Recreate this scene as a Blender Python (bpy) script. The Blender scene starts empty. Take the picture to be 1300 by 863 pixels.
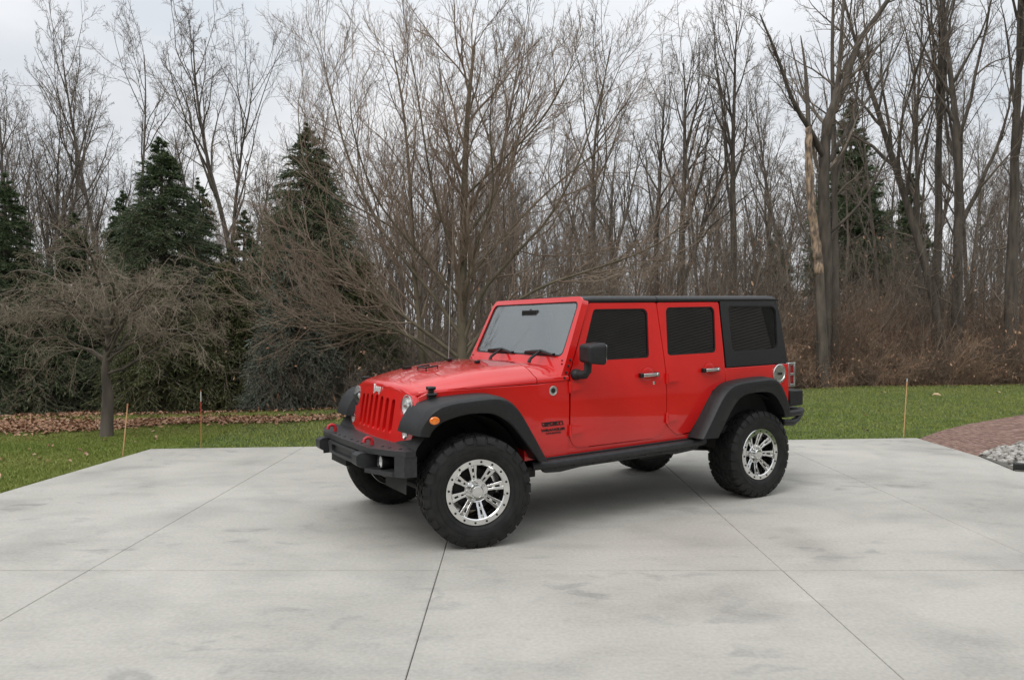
import bpy, bmesh, math, random
import numpy as np
from mathutils import Vector, Matrix
from mathutils.geometry import delaunay_2d_cdt

R = math.radians
scene = bpy.context.scene
COL = scene.collection

# ---------------------------------------------------------------- camera, sky, sun, exposure
CAM_H = 1.55
cam_data = bpy.data.cameras.new("camera")
cam_data.sensor_width = 36.0
cam_data.lens = 36.0 * 945.0 / 1300.0
cam_data.clip_start = 0.05
cam_data.clip_end = 3000.0
cam = bpy.data.objects.new("camera", cam_data)
COL.objects.link(cam)
cam.location = (0, 0, CAM_H)
cam.rotation_euler = (R(90 - 0.94), 0, 0)
scene.camera = cam

SUN_EL, SUN_AZ = R(52), R(215)
world = bpy.data.worlds.new("World")
scene.world = world
world.use_nodes = True
wn, wl = world.node_tree.nodes, world.node_tree.links
wn.clear()
w_out = wn.new("ShaderNodeOutputWorld")
w_bg = wn.new("ShaderNodeBackground")
w_bg.inputs["Strength"].default_value = 0.1
w_sky = wn.new("ShaderNodeTexSky")
w_sky.sky_type = 'NISHITA'
w_sky.sun_disc = False
w_sky.sun_elevation = SUN_EL
w_sky.sun_rotation = SUN_AZ
w_tc = wn.new("ShaderNodeTexCoord")
w_map = wn.new("ShaderNodeMapping")
w_map.inputs["Scale"].default_value = (1.3, 1.3, 3.2)
w_noise = wn.new("ShaderNodeTexNoise")
w_noise.inputs["Scale"].default_value = 1.6
w_noise.inputs["Detail"].default_value = 5.0
w_noise.inputs["Roughness"].default_value = 0.5
w_ramp = wn.new("ShaderNodeValToRGB")
w_ramp.color_ramp.elements[0].position = 0.34
w_ramp.color_ramp.elements[0].color = (0.71, 0.75, 0.80, 1)
w_ramp.color_ramp.elements[1].position = 0.62
w_ramp.color_ramp.elements[1].color = (0.965, 0.97, 0.98, 1)
# an overcast sky is about twice as bright overhead as at the horizon
w_sep = wn.new("ShaderNodeSeparateXYZ")
w_zr = wn.new("ShaderNodeMapRange")
w_zr.inputs["From Min"].default_value = 0.25
w_zr.inputs["From Max"].default_value = 0.95
w_zr.inputs["To Min"].default_value = 8.3
w_zr.inputs["To Max"].default_value = 15.0
w_mul = wn.new("ShaderNodeVectorMath"); w_mul.operation = 'SCALE'
w_mix = wn.new("ShaderNodeMix"); w_mix.data_type = 'RGBA'
w_mix.inputs["Factor"].default_value = 0.93
wl.new(w_tc.outputs["Generated"], w_map.inputs["Vector"])
wl.new(w_map.outputs["Vector"], w_noise.inputs["Vector"])
wl.new(w_noise.outputs["Fac"], w_ramp.inputs["Fac"])
wl.new(w_tc.outputs["Generated"], w_sep.inputs["Vector"])
wl.new(w_sep.outputs["Z"], w_zr.inputs["Value"])
wl.new(w_ramp.outputs["Color"], w_mul.inputs["Vector"])
wl.new(w_zr.outputs["Result"], w_mul.inputs["Scale"])
wl.new(w_sky.outputs["Color"], w_mix.inputs["A"])
wl.new(w_mul.outputs["Vector"], w_mix.inputs["B"])
wl.new(w_mix.outputs["Result"], w_bg.inputs["Color"])
wl.new(w_bg.outputs["Background"], w_out.inputs["Surface"])

sun_data = bpy.data.lights.new("sun", 'SUN')
sun_data.energy = 1.0
sun_data.angle = R(28)
sun_data.color = (1.0, 0.97, 0.93)
sun = bpy.data.objects.new("sun", sun_data)
COL.objects.link(sun)
sd = Vector((math.sin(SUN_AZ) * math.cos(SUN_EL), math.cos(SUN_AZ) * math.cos(SUN_EL), math.sin(SUN_EL)))
sun.rotation_euler = sd.to_track_quat('Z', 'Y').to_euler()

scene.view_settings.view_transform = 'Standard'
scene.view_settings.look = 'None'
scene.view_settings.gamma = 1.0
scene.view_settings.exposure = 0.22
scene.view_settings.use_curve_mapping = False
scene.cycles.max_bounces = 6
scene.cycles.diffuse_bounces = 3
scene.cycles.glossy_bounces = 4
scene.cycles.transparent_max_bounces = 12

# ---------------------------------------------------------------- materials
def mat(name, c1, c2=None, rough=0.6, scale=8.0, metal=0.0, spec=0.5, coat=0.0, ior=None,
        bump=0.0, bscale=None, rough2=None, attr=None, detail=6.0, stretch=(1, 1, 1), lo=0.35, hi=0.65, coords="Object"):
    m = bpy.data.materials.new(name)
    m.use_nodes = True
    n, l = m.node_tree.nodes, m.node_tree.links
    b = n["Principled BSDF"]
    c2 = c2 or tuple(min(1, x * 1.12) for x in c1)
    tc = n.new("ShaderNodeTexCoord")
    mp = n.new("ShaderNodeMapping"); mp.inputs["Scale"].default_value = stretch
    nz = n.new("ShaderNodeTexNoise"); nz.inputs["Scale"].default_value = scale; nz.inputs["Detail"].default_value = detail
    rp = n.new("ShaderNodeValToRGB")
    rp.color_ramp.elements[0].position = lo; rp.color_ramp.elements[0].color = (*c1, 1)
    rp.color_ramp.elements[1].position = hi; rp.color_ramp.elements[1].color = (*c2, 1)
    l.new(tc.outputs[coords], mp.inputs["Vector"]); l.new(mp.outputs["Vector"], nz.inputs["Vector"])
    l.new(nz.outputs["Fac"], rp.inputs["Fac"])
    col = rp.outputs["Color"]
    if attr:   # a random tint carried by every blade, leaf or needle
        at = n.new("ShaderNodeAttribute"); at.attribute_name = "tint"
        mx = n.new("ShaderNodeMix"); mx.data_type = 'RGBA'
        r2 = n.new("ShaderNodeValToRGB")
        els = r2.color_ramp.elements
        els[0].color = (*attr[0], 1); els[1].color = (*attr[-1], 1)
        for i, c in enumerate(attr[1:-1]):
            e = els.new((i + 1) / (len(attr) - 1)); e.color = (*c, 1)
        l.new(at.outputs["Fac"], r2.inputs["Fac"])
        mx.inputs["Factor"].default_value = 0.6
        l.new(col, mx.inputs["A"]); l.new(r2.outputs["Color"], mx.inputs["B"])
        col = mx.outputs["Result"]
    l.new(col, b.inputs["Base Color"])
    b.inputs["Roughness"].default_value = rough
    if rough2 is not None:
        mr = n.new("ShaderNodeMapRange"); mr.inputs["To Min"].default_value = rough; mr.inputs["To Max"].default_value = rough2
        l.new(nz.outputs["Fac"], mr.inputs["Value"]); l.new(mr.outputs["Result"], b.inputs["Roughness"])
    b.inputs["Metallic"].default_value = metal
    b.inputs["Specular IOR Level"].default_value = spec
    if ior: b.inputs["IOR"].default_value = ior
    if coat:
        b.inputs["Coat Weight"].default_value = coat; b.inputs["Coat Roughness"].default_value = 0.04
    if bump:
        n2 = n.new("ShaderNodeTexNoise"); n2.inputs["Scale"].default_value = bscale or scale * 4; n2.inputs["Detail"].default_value = 5
        l.new(mp.outputs["Vector"], n2.inputs["Vector"])
        bp = n.new("ShaderNodeBump"); bp.inputs["Strength"].default_value = bump; bp.inputs["Distance"].default_value = 0.01
        l.new(n2.outputs["Fac"], bp.inputs["Height"]); l.new(bp.outputs["Normal"], b.inputs["Normal"])
    return m

M = {}
M['red'] = mat("red_paint", (0.59, 0.007, 0.006), (0.65, 0.010, 0.008), rough=0.36, scale=3, spec=0.25, coat=1.0)
M['hardtop'] = mat("textured_black_plastic", (0.009, 0.009, 0.0095), (0.013, 0.013, 0.0135), rough=0.40, scale=60, bump=0.12, bscale=420)
M['trim'] = mat("dark_grey_plastic", (0.012, 0.0122, 0.0128), (0.018, 0.0183, 0.0192), rough=0.50, spec=.38, scale=40, bump=0.1, bscale=380)
M['steel'] = mat("powder_coated_steel", (0.020, 0.0205, 0.022), (0.030, 0.0305, 0.0325), rough=0.46, spec=.4, scale=30, bump=0.15, bscale=300)
M['dark'] = mat("underbody_black", (0.008, 0.008, 0.008), (0.016, 0.015, 0.014), rough=0.75, scale=12)
M['rubber'] = mat("tyre_rubber", (0.008, 0.008, 0.008), (0.018, 0.0175, 0.017), rough=0.66, spec=.35, scale=14, bump=0.1, bscale=160)
M['chrome'] = mat("chrome", (0.66, 0.66, 0.655), (0.76, 0.76, 0.75), rough=0.05, scale=20, metal=1.0, rough2=0.14)
M['satin'] = mat("machined_alloy", (0.62, 0.62, 0.60), (0.7, 0.7, 0.68), rough=0.28, scale=30, metal=1.0, rough2=0.36)
M['reflector'] = mat("lamp_reflector", (0.82, 0.82, 0.81), (0.88, 0.88, 0.87), rough=0.38, scale=40, metal=0.45)
M['black'] = mat("black_paint", (0.006, 0.006, 0.006), (0.01, 0.01, 0.01), rough=0.35, scale=30)
M['amber'] = mat("amber_plastic", (0.75, 0.16, 0.01), (0.85, 0.22, 0.02), rough=0.12, scale=60, coat=0.6)
M['redlens'] = mat("red_lens", (0.32, 0.008, 0.01), (0.4, 0.012, 0.014), rough=0.1, scale=60, coat=0.7)
M['hook'] = mat("red_hook_paint", (0.42, 0.012, 0.02), (0.5, 0.02, 0.03), rough=0.4, scale=30)
M['seat'] = mat("seat_cloth", (0.02, 0.02, 0.02), (0.035, 0.034, 0.033), rough=0.9, scale=50)
M['liner'] = mat("interior_liner", (0.012, 0.012, 0.012), (0.018, 0.018, 0.018), rough=0.85, scale=10)
M['tint'] = mat("tinted_glass", (0.006, 0.006, 0.007), (0.009, 0.009, 0.009), rough=0.02, scale=3, spec=0.55)

def glass(name, tint, ior, rough=0.01, body=None, body_w=0.0):
    """clear sheet of glass: part of the light passes straight through, the rest is mirrored by Fresnel; body mixes in a painted pale reflection"""
    m = bpy.data.materials.new(name); m.use_nodes = True
    n, l = m.node_tree.nodes, m.node_tree.links
    n.clear()
    out = n.new("ShaderNodeOutputMaterial")
    tr = n.new("ShaderNodeBsdfTransparent")
    nz = n.new("ShaderNodeTexNoise"); nz.inputs["Scale"].default_value = 1.5
    rp = n.new("ShaderNodeValToRGB")
    rp.color_ramp.elements[0].color = (*[x * 0.94 for x in tint], 1); rp.color_ramp.elements[1].color = (*tint, 1)
    l.new(nz.outputs["Fac"], rp.inputs["Fac"]); l.new(rp.outputs["Color"], tr.inputs["Color"])
    gl = n.new("ShaderNodeBsdfGlossy"); gl.inputs["Roughness"].default_value = rough
    lw = n.new("ShaderNodeLayerWeight"); lw.inputs["Blend"].default_value = 0.5
    pw = n.new("ShaderNodeMath"); pw.operation = 'POWER'; pw.inputs[1].default_value = 5.0
    l.new(lw.outputs["Facing"], pw.inputs[0])
    fr = n.new("ShaderNodeMapRange"); f0 = ((ior - 1) / (ior + 1)) ** 2
    fr.inputs["To Min"].default_value = f0; fr.inputs["To Max"].default_value = 1.0
    l.new(pw.outputs[0], fr.inputs["Value"])
    base = tr.outputs[0]
    if body:
        df = n.new("ShaderNodeBsdfDiffuse"); df.inputs["Color"].default_value = (*body, 1)
        m0 = n.new("ShaderNodeMixShader"); m0.inputs[0].default_value = body_w
        l.new(tr.outputs[0], m0.inputs[1]); l.new(df.outputs[0], m0.inputs[2]); base = m0.outputs[0]
    mx = n.new("ShaderNodeMixShader")
    l.new(fr.outputs[0], mx.inputs[0]); l.new(base, mx.inputs[1]); l.new(gl.outputs[0], mx.inputs[2])
    l.new(mx.outputs[0], out.inputs["Surface"])
    return m
M['windshield'] = glass("windshield_glass", (0.62, 0.68, 0.68), 2.75, body=(0.42, 0.47, 0.47), body_w=0.12)  # grey diffuse body paints the pale sky reflection into the glass
M['lens'] = glass("clear_lens", (0.96, 0.97, 0.97), 1.5)

# ---------------------------------------------------------------- object helpers
def tag(o, label=None, cat=None, group=None, kind=None):
    if label: o['label'] = label
    if cat: o['category'] = cat
    if group: o['group'] = group
    if kind: o['kind'] = kind
    return o

def empty(name, loc, rz=0.0):
    o = bpy.data.objects.new(name, None); COL.objects.link(o)
    o.location = loc; o.rotation_euler = (0, 0, rz); o.empty_display_size = 0.3
    return o

def np_mesh(name, V, F, mt, parent=None, tint=None, smooth=False, link=True):
    """one mesh object from a vertex array and a face array of equal-sided faces"""
    me = bpy.data.meshes.new(name)
    V = np.asarray(V, np.float32); F = np.asarray(F, np.int32)
    nf, k = F.shape
    me.vertices.add(len(V)); me.vertices.foreach_set("co", V.ravel())
    me.loops.add(nf * k); me.loops.foreach_set("vertex_index", F.ravel())
    me.polygons.add(nf)
    me.polygons.foreach_set("loop_start", np.arange(0, nf * k, k, dtype=np.int32))
    me.polygons.foreach_set("use_smooth", np.full(nf, bool(smooth)))
    me.update(calc_edges=True)
    if tint is not None:
        a = me.attributes.new("tint", 'FLOAT', 'POINT'); a.data.foreach_set("value", np.asarray(tint, np.float32))
    me.materials.append(mt)
    o = bpy.data.objects.new(name, me)
    if link: COL.objects.link(o)
    if parent: o.parent = parent
    return o

RAKE = 0.023
def obj(name, bm, mt, parent=None, bevel=0.0, smooth=32, rake=False, seg=2):
    if rake:
        for v in bm.verts: v.co.z += RAKE * (-v.co.x - 0.9)
    bmesh.ops.recalc_face_normals(bm, faces=bm.faces[:])
    me = bpy.data.meshes.new(name); bm.to_mesh(me); bm.free()
    if smooth:
        me.shade_smooth() if hasattr(me, "shade_smooth") else None
        me.set_sharp_from_angle(angle=R(smooth))
    me.materials.append(mt)
    o = bpy.data.objects.new(name, me); COL.objects.link(o)
    if parent: o.parent = parent
    if bevel:
        b = o.modifiers.new("bevel", 'BEVEL'); b.width = bevel; b.segments = seg; b.limit_method = 'ANGLE'; b.angle_limit = R(48)
        b.harden_normals = False
    return o

def add_box(bm, x0, x1, y0, y1, z0, z1, mx=None):
    vs = [bm.verts.new((x, y, z)) for x in (x0, x1) for y in (y0, y1) for z in (z0, z1)]
    for f in ((0, 1, 3, 2), (4, 6, 7, 5), (0, 4, 5, 1), (2, 3, 7, 6), (0, 2, 6, 4), (1, 5, 7, 3)):
        bm.faces.new([vs[i] for i in f])
    if mx is not None: bmesh.ops.transform(bm, matrix=mx, verts=vs)
    return vs

def add_prism(bm, pts, lo, hi, axis):
    """extrude a polygon between lo and hi along an axis; pts are the two other coordinates in order"""
    def P(a, b, c): return {'x': (c, a, b), 'y': (a, c, b), 'z': (a, b, c)}[axis]
    A = [bm.verts.new(P(a, b, lo)) for a, b in pts]; B = [bm.verts.new(P(a, b, hi)) for a, b in pts]
    bm.faces.new(A[::-1]); bm.faces.new(B)
    n = len(pts)
    for i in range(n): bm.faces.new((A[i], A[(i + 1) % n], B[(i + 1) % n], B[i]))
    return A + B

def add_tube(bm, pts, r, sides=8, caps=True):
    pts = [Vector(p) for p in pts]
    rs = r if isinstance(r, (list, tuple)) else [r] * len(pts)
    rings = []; ref = None
    for i, p in enumerate(pts):
        t = (pts[min(i + 1, len(pts) - 1)] - pts[max(i - 1, 0)]).normalized()
        if ref is None: ref = t.orthogonal().normalized()
        u = (ref - t * ref.dot(t)).normalized(); ref = u
        w = t.cross(u)
        rings.append([bm.verts.new(p + rs[i] * (math.cos(a) * u + math.sin(a) * w)) for a in [2 * math.pi * k / sides for k in range(sides)]])
    for a, b in zip(rings, rings[1:]):
        for k in range(sides): bm.faces.new((a[k], a[(k + 1) % sides], b[(k + 1) % sides], b[k]))
    if caps: bm.faces.new(rings[0][::-1]); bm.faces.new(rings[-1])
    return [v for rg in rings for v in rg]

def add_lathe(bm, prof, seg=48, closed=False, mx=None):
    """spin (radius, y) round the y axis"""
    rings = []
    for r, y in prof:
        if r < 1e-6: rings.append([bm.verts.new((0, y, 0))])
        else: rings.append([bm.verts.new((r * math.cos(2 * math.pi * k / seg), y, r * math.sin(2 * math.pi * k / seg))) for k in range(seg)])
    pairs = list(zip(rings, rings[1:])) + ([(rings[-1], rings[0])] if closed else [])
    for a, b in pairs:
        for k in range(seg):
            q = [a[k % len(a)], a[(k + 1) % len(a)], b[(k + 1) % len(b)], b[k % len(b)]]
            q = list(dict.fromkeys(q))
            if len(q) > 2: bm.faces.new(q)
    vs = [v for rg in rings for v in rg]
    if mx is not None: bmesh.ops.transform(bm, matrix=mx, verts=vs)
    return vs

def rpoly(pts, rad, seg=5):
    """polygon with rounded corners; rad is one radius or one per corner"""
    out = []; n = len(pts)
    for i in range(n):
        r = rad if not isinstance(rad, (list, tuple)) else rad[i]
        p = Vector(pts[i]); a = Vector(pts[i - 1]) - p; b = Vector(pts[(i + 1) % n]) - p
        if r <= 0: out.append(tuple(p)); continue
        la, lb = a.length, b.length; a.normalize(); b.normalize()
        ang = a.angle(b)
        if ang > 3.1: out.append(tuple(p)); continue
        d = min(r / math.tan(ang / 2), la * 0.48, lb * 0.48); r = d * math.tan(ang / 2)
        c = p + (a + b).normalized() * (r / math.sin(ang / 2))
        s, e = p + a * d - c, p + b * d - c
        a0 = math.atan2(s.y, s.x); da = math.atan2(e.y, e.x) - a0
        while da > math.pi: da -= 2 * math.pi
        while da < -math.pi: da += 2 * math.pi
        for k in range(seg + 1): out.append((c.x + r * math.cos(a0 + da * k / seg), c.y + r * math.sin(a0 + da * k / seg)))
    return out

def circle(cx, cy, r, n=24): return [(cx + r * math.cos(2 * math.pi * k / n), cy + r * math.sin(2 * math.pi * k / n)) for k in range(n)]

def plate(bm, outline, holes, f, nv, t, acuts=(), bcuts=()):
    """thick curved panel with holes: outline in (a, b), f(a, b) -> point, nv = direction of the back side"""
    b = bmesh.new()
    vv, ee = [], []
    for lp in [outline] + list(holes):
        k0 = len(vv); vv += [Vector(p) for p in lp]
        ee += [(k0 + i, k0 + (i + 1) % len(lp)) for i in range(len(lp))]
    cv, _, cf = delaunay_2d_cdt(vv, ee, [], 0, 1e-6)[:3]
    def inside(x, y, lp):
        c = False
        for i in range(len(lp)):
            (x0, y0), (x1, y1) = lp[i - 1], lp[i]
            if (y0 > y) != (y1 > y) and x < (x1 - x0) * (y - y0) / (y1 - y0) + x0: c = not c
        return c
    bv = [b.verts.new((p[0], p[1], 0)) for p in cv]
    for fc in cf:
        mx_ = sum(cv[i][0] for i in fc) / 3; my_ = sum(cv[i][1] for i in fc) / 3
        if inside(mx_, my_, outline) and not any(inside(mx_, my_, h) for h in holes): b.faces.new([bv[i] for i in fc])
    for cuts, no in ((acuts, (1, 0, 0)), (bcuts, (0, 1, 0))):
        for c in cuts:
            co = tuple(c * k for k in no)
            bmesh.ops.bisect_plane(b, geom=b.verts[:] + b.edges[:] + b.faces[:], plane_co=co, plane_no=no, dist=1e-5)
    bmesh.ops.remove_doubles(b, verts=b.verts[:], dist=1e-5)
    b.verts.index_update()
    nv = Vector(nv) * t
    A = [bm.verts.new(f(v.co.x, v.co.y)) for v in b.verts]
    B = [bm.verts.new(v.co + nv) for v in A]
    for fc in b.faces:
        ix = [v.index for v in fc.verts]
        bm.faces.new([A[i] for i in ix]); bm.faces.new([B[i] for i in reversed(ix)])
    for e in b.edges:
        if len(e.link_faces) == 1:
            i, j = e.verts[0].index, e.verts[1].index
            bm.faces.new((A[i], A[j], B[j], B[i]))
    b.free()

def text_bm(s, size, mtx, extrude=0.0015, offset=0.0, sx=1.0):
    cu = bpy.data.curves.new("lettering", 'FONT')
    cu.body = s; cu.size = size; cu.extrude = extrude; cu.offset = offset; cu.align_x = 'CENTER'; cu.align_y = 'CENTER'; cu.resolution_u = 3
    o = bpy.data.objects.new("lettering", cu); COL.objects.link(o)
    dg = bpy.context.evaluated_depsgraph_get(); dg.update()
    me = bpy.data.meshes.new_from_object(o.evaluated_get(dg))
    bm = bmesh.new(); bm.from_mesh(me)
    for v in bm.verts: v.co.x *= sx
    bmesh.ops.transform(bm, matrix=mtx, verts=bm.verts[:])
    bpy.data.objects.remove(o); bpy.data.curves.remove(cu); bpy.data.meshes.remove(me)
    return bm

# ================================================================ SETTING
from math import sin, cos, pi
rng = np.random.default_rng(11)
F_, V0 = 945.0, 416.0
def at(u, v, y):       # the point of the photograph's pixel (u, v) at depth y
    return np.array([(u - 650) / F_ * y, y, CAM_H - (v - V0) / F_ * y])

# ---- materials of the ground
def concrete_mat():
    m = mat("broomed_concrete", (0.385, 0.370, 0.332), (0.49, 0.472, 0.428), rough=0.75, scale=0.55, detail=8, bump=0.06, bscale=90, rough2=0.88, lo=.3, hi=.7)
    n, l = m.node_tree.nodes, m.node_tree.links
    b = n["Principled BSDF"]
    tc = n["Texture Coordinate"]
    def noise(scale, st, lo, hi, c0, c1, det=5, loc=(0, 0, 0), dist=0.0):
        mp = n.new("ShaderNodeMapping"); mp.inputs["Scale"].default_value = st; mp.inputs["Location"].default_value = loc
        nz = n.new("ShaderNodeTexNoise"); nz.inputs["Scale"].default_value = scale; nz.inputs["Detail"].default_value = det; nz.inputs["Distortion"].default_value = dist
        rp = n.new("ShaderNodeValToRGB")
        rp.color_ramp.elements[0].position = lo; rp.color_ramp.elements[0].color = (c0,) * 3 + (1,)
        rp.color_ramp.elements[1].position = hi; rp.color_ramp.elements[1].color = (c1,) * 3 + (1,)
        l.new(tc.outputs["Object"], mp.inputs["Vector"]); l.new(mp.outputs["Vector"], nz.inputs["Vector"]); l.new(nz.outputs["Fac"], rp.inputs["Fac"])
        return rp.outputs["Color"]
    col = b.inputs["Base Color"].links[0].from_socket
    layers = [noise(1.1, (1, 1, 1), .50, .72, 1.0, .80, 9, (3, 1, 0), .3),      # damp grey stains
              noise(2.4, (.6, 1.3, 1), .52, .74, 1.0, .86, 8, (7, 2, 0), .1),   # trowel and water streaks
              noise(45, (1, 1, 1), .30, .72, .90, 1.08, 5),                      # fine sand grain
              noise(9, (1, 1, 1), .60, .70, 1.0, .93, 4, (1, 9, 0)),            # small blotches
              noise(.8, (1, 1, 1), .55, .75, 1.0, 1.10, 4, (13, 4, 0))]         # lime bloom
    for c in layers:
        mx = n.new("ShaderNodeMix"); mx.data_type = 'RGBA'; mx.blend_type = 'MULTIPLY'; mx.inputs["Factor"].default_value = 1.0
        l.new(col, mx.inputs["A"]); l.new(c, mx.inputs["B"]); col = mx.outputs["Result"]
    # scuffed grey patches, broken up, only in parts of the slab
    sc = noise(5.2, (.7, 1.1, 1), .55, .66, 0, 1, 12, (5, 5, 0), .5); mk = noise(.7, (1, 1, 1), .50, .62, 0, 1, 2, (2, 8, 0))
    mm = n.new("ShaderNodeMath"); mm.operation = 'MULTIPLY'; l.new(sc, mm.inputs[0]); l.new(mk, mm.inputs[1])
    mx = n.new("ShaderNodeMix"); mx.data_type = 'RGBA'; mx.blend_type = 'MULTIPLY'; mx.inputs["B"].default_value = (.76, .77, .78, 1)
    l.new(mm.outputs[0], mx.inputs["Factor"]); l.new(col, mx.inputs["A"]); col = mx.outputs["Result"]
    # broom lines across the slab
    bn = noise(1.0, (3, 150, 1), .3, .7, 0, 1, 3)
    bp = n.new("ShaderNodeBump"); bp.inputs["Strength"].default_value = .22; bp.inputs["Distance"].default_value = .004
    l.new(bn, bp.inputs["Height"]); l.new(b.inputs["Normal"].links[0].from_socket, bp.inputs["Normal"]); l.new(bp.outputs["Normal"], b.inputs["Normal"])
    # faint curved tyre marks
    mp = n.new("ShaderNodeMapping"); mp.inputs["Location"].default_value = (-1.2, -9.5, 0); mp.inputs["Scale"].default_value = (1, 1, 0)
    wv = n.new("ShaderNodeTexWave"); wv.wave_type = 'RINGS'; wv.rings_direction = 'Z'; wv.inputs["Scale"].default_value = .33; wv.inputs["Distortion"].default_value = 1.2; wv.inputs["Detail"].default_value = 2; wv.inputs["Detail Scale"].default_value = .6
    rp = n.new("ShaderNodeValToRGB"); rp.color_ramp.elements[0].position = .93; rp.color_ramp.elements[0].color = (1, 1, 1, 1); rp.color_ramp.elements[1].position = .985; rp.color_ramp.elements[1].color = (.86, .86, .86, 1)
    l.new(tc.outputs["Object"], mp.inputs["Vector"]); l.new(mp.outputs["Vector"], wv.inputs["Vector"]); l.new(wv.outputs["Fac"], rp.inputs["Fac"])
    mx = n.new("ShaderNodeMix"); mx.data_type = 'RGBA'; mx.blend_type = 'MULTIPLY'; mx.inputs["Factor"].default_value = .22
    l.new(col, mx.inputs["A"]); l.new(rp.outputs["Color"], mx.inputs["B"])
    l.new(mx.outputs["Result"], b.inputs["Base Color"])
    return m
M['concrete'] = concrete_mat()
M['joint'] = mat("joint_dirt", (0.085, 0.08, 0.07), (0.15, 0.14, 0.12), rough=0.95, scale=14)
M['lawn'] = mat("lawn_soil", (0.035, 0.055, 0.014), (0.075, 0.10, 0.026), rough=0.95, scale=2.2, bump=0.5, bscale=60)
M['floor'] = mat("leafy_soil", (0.055, 0.035, 0.02), (0.12, 0.075, 0.042), rough=0.95, scale=3.5, bump=0.8, bscale=30)
M['paver'] = mat("clay_paver", (0.185, 0.11, 0.085), (0.25, 0.155, 0.12), rough=0.85, scale=9, bump=0.3, bscale=80, attr=[(0.13, .075, .058), (.23, .135, .105), (.31, .20, .16)])

# ---- woodland floor out to the horizon
bm = bmesh.new()
bm.faces.new([bm.verts.new(p) for p in ((-900, -900, -.14), (900, -900, -.14), (900, 900, -.14), (-900, 900, -.14))])
tag(obj("woodland_floor", bm, M['floor'], smooth=0), kind='structure')

# ---- edge of the wood: from the spruces on the left to the brush on the right
def wood_edge(x): return float(np.interp(x, [-30, -9, -5, 0, 4, 9, 13.6, 30], [12.2, 12.9, 13.6, 15.2, 17.0, 19.2, 20.0, 22.5]))
def lawn_z(x, y): return -.030 + .012 * sin(x * .8 + 1) * cos(y * .7) + .05 * max(0, min(1, (y - 11.5) / 6)) * max(0, min(1, (x + 2) / 8))

bm = bmesh.new(); xs = np.linspace(-30, 30, 61); g = []
for x in xs:
    y1 = wood_edge(x) + .25
    g.append([bm.verts.new((x, y, lawn_z(x, y))) for y in np.linspace(-12, y1, 40)])
for a, b in zip(g, g[1:]):
    for k in range(39): bm.faces.new((a[k], b[k], b[k + 1], a[k + 1]))
tag(obj("lawn", bm, M['lawn'], smooth=60), kind='structure')

# ---- concrete drive: slabs between sawn joints
CL = [(-4.82, -3.0), (-4.63, 9.52)]; CRR = [(5.42, -3.0), (5.70, 10.46)]
def left_x(y): return float(np.interp(y, [-3, 7, 9.52], [-4.92, -4.80, -4.63]))
def right_x(y): return float(np.interp(y, [-3, 7, 10.46], [5.35, 5.48, 5.70]))
def back_y(x): return float(np.interp(x, [-4.63, 5.70], [9.52, 10.46]))
jx = [None, -2.71, -.47, 1.73, 3.52, None]
rows = [(-3.0, .2), (.2, 4.74), (4.74, None)]
bm = bmesh.new(); gap = .0022
for i in range(5):
    for (y0, y1) in rows:
        def xl(y): return left_x(y) if jx[i] is None else jx[i] + gap
        def xr(y): return right_x(y) if jx[i + 1] is None else jx[i + 1] - gap
        a, b = xl(y0), xr(y0)
        if y1 is None:
            c, d = xr(9.9 if i > 2 else 9.6), xl(9.6)
            pts = [(a, y0 + .006), (b, y0 + .006), (c, back_y(c)), (d, back_y(d))]
            if i == 0: pts[3] = (-4.63, 9.52); pts.append((left_x(7.0), 7.0))
            if i == 4: pts[2] = (5.70, 10.46)
        else:
            pts = [(a, y0 + .006), (b, y0 + .006), (xr(y1), y1 - .006), (xl(y1), y1 - .006)]
        add_prism(bm, pts, -.13, 0, 'z')
dw = obj("driveway", bm, M['concrete'], bevel=.005, smooth=30)
tag(dw, kind='structure')
bm = bmesh.new()
bm.faces.new([bm.verts.new(p) for p in ((-4.6, -2.9, -.014), (5.3, -2.9, -.014), (5.6, 10.3, -.014), (-4.55, 9.4, -.014))])
tag(obj("joint_filler", bm, M['joint'], smooth=0), kind='structure')

# ---- curved path of clay pavers
def path_pt(t, s):   # t along, s across (0 = lawn side, 1 = house side)
    A = np.array([[5.70, 10.42], [6.5, 11.25], [7.40, 12.05], [9.2, 13.35], [12, 14.9], [16, 16.4]])
    B = np.array([[5.60, 8.98], [6.3, 9.50], [7.15, 10.2], [9.6, 11.6], [12.6, 12.9], [16.6, 14.2]])
    k = t * 5; i = min(int(k), 4); f = k - i
    a = A[i] * (1 - f) + A[i + 1] * f; b = B[i] * (1 - f) + B[i + 1] * f
    return a * (1 - s) + b * s
V, Fq, tint = [], [], []
NR = 17
for r in range(NR):
    off = (r % 2) * .5
    nb = 62
    for k in range(nb):
        t0, t1 = (k + off) / nb, (k + 1 + off) / nb
        if t1 > 1: continue
        g_ = .03
        s0, s1 = (r + g_ * 1.6) / NR, (r + 1 - g_ * 1.6) / NR
        ta, tb = t0 + g_ * .5 / nb, t1 - g_ * .5 / nb
        dz = rng.uniform(-.003, .003); c = rng.random(); q = len(V)
        P = [path_pt(ta, s0), path_pt(tb, s0), path_pt(tb, s1), path_pt(ta, s1)]
        cen = sum(P) / 4
        V += [(*p, -.06) for p in P] + [(*p, -.012 + dz) for p in P] + [(*(cen + (p - cen) * .94), -.006 + dz) for p in P]
        for o in (0, 4):
            Fq += [(q + o + i, q + o + (i + 1) % 4, q + o + 4 + (i + 1) % 4, q + o + 4 + i) for i in range(4)]
        Fq.append((q + 8, q + 9, q + 10, q + 11)); tint += [c] * 12
tag(np_mesh("paver_path", V, Fq, M['paver'], tint=tint), kind='structure')
V, Fq = [], []
for k in range(40):
    a, b = path_pt(k / 39, -.03), path_pt(k / 39, 1.03); V += [(*a, -.022), (*b, -.022)]
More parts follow.
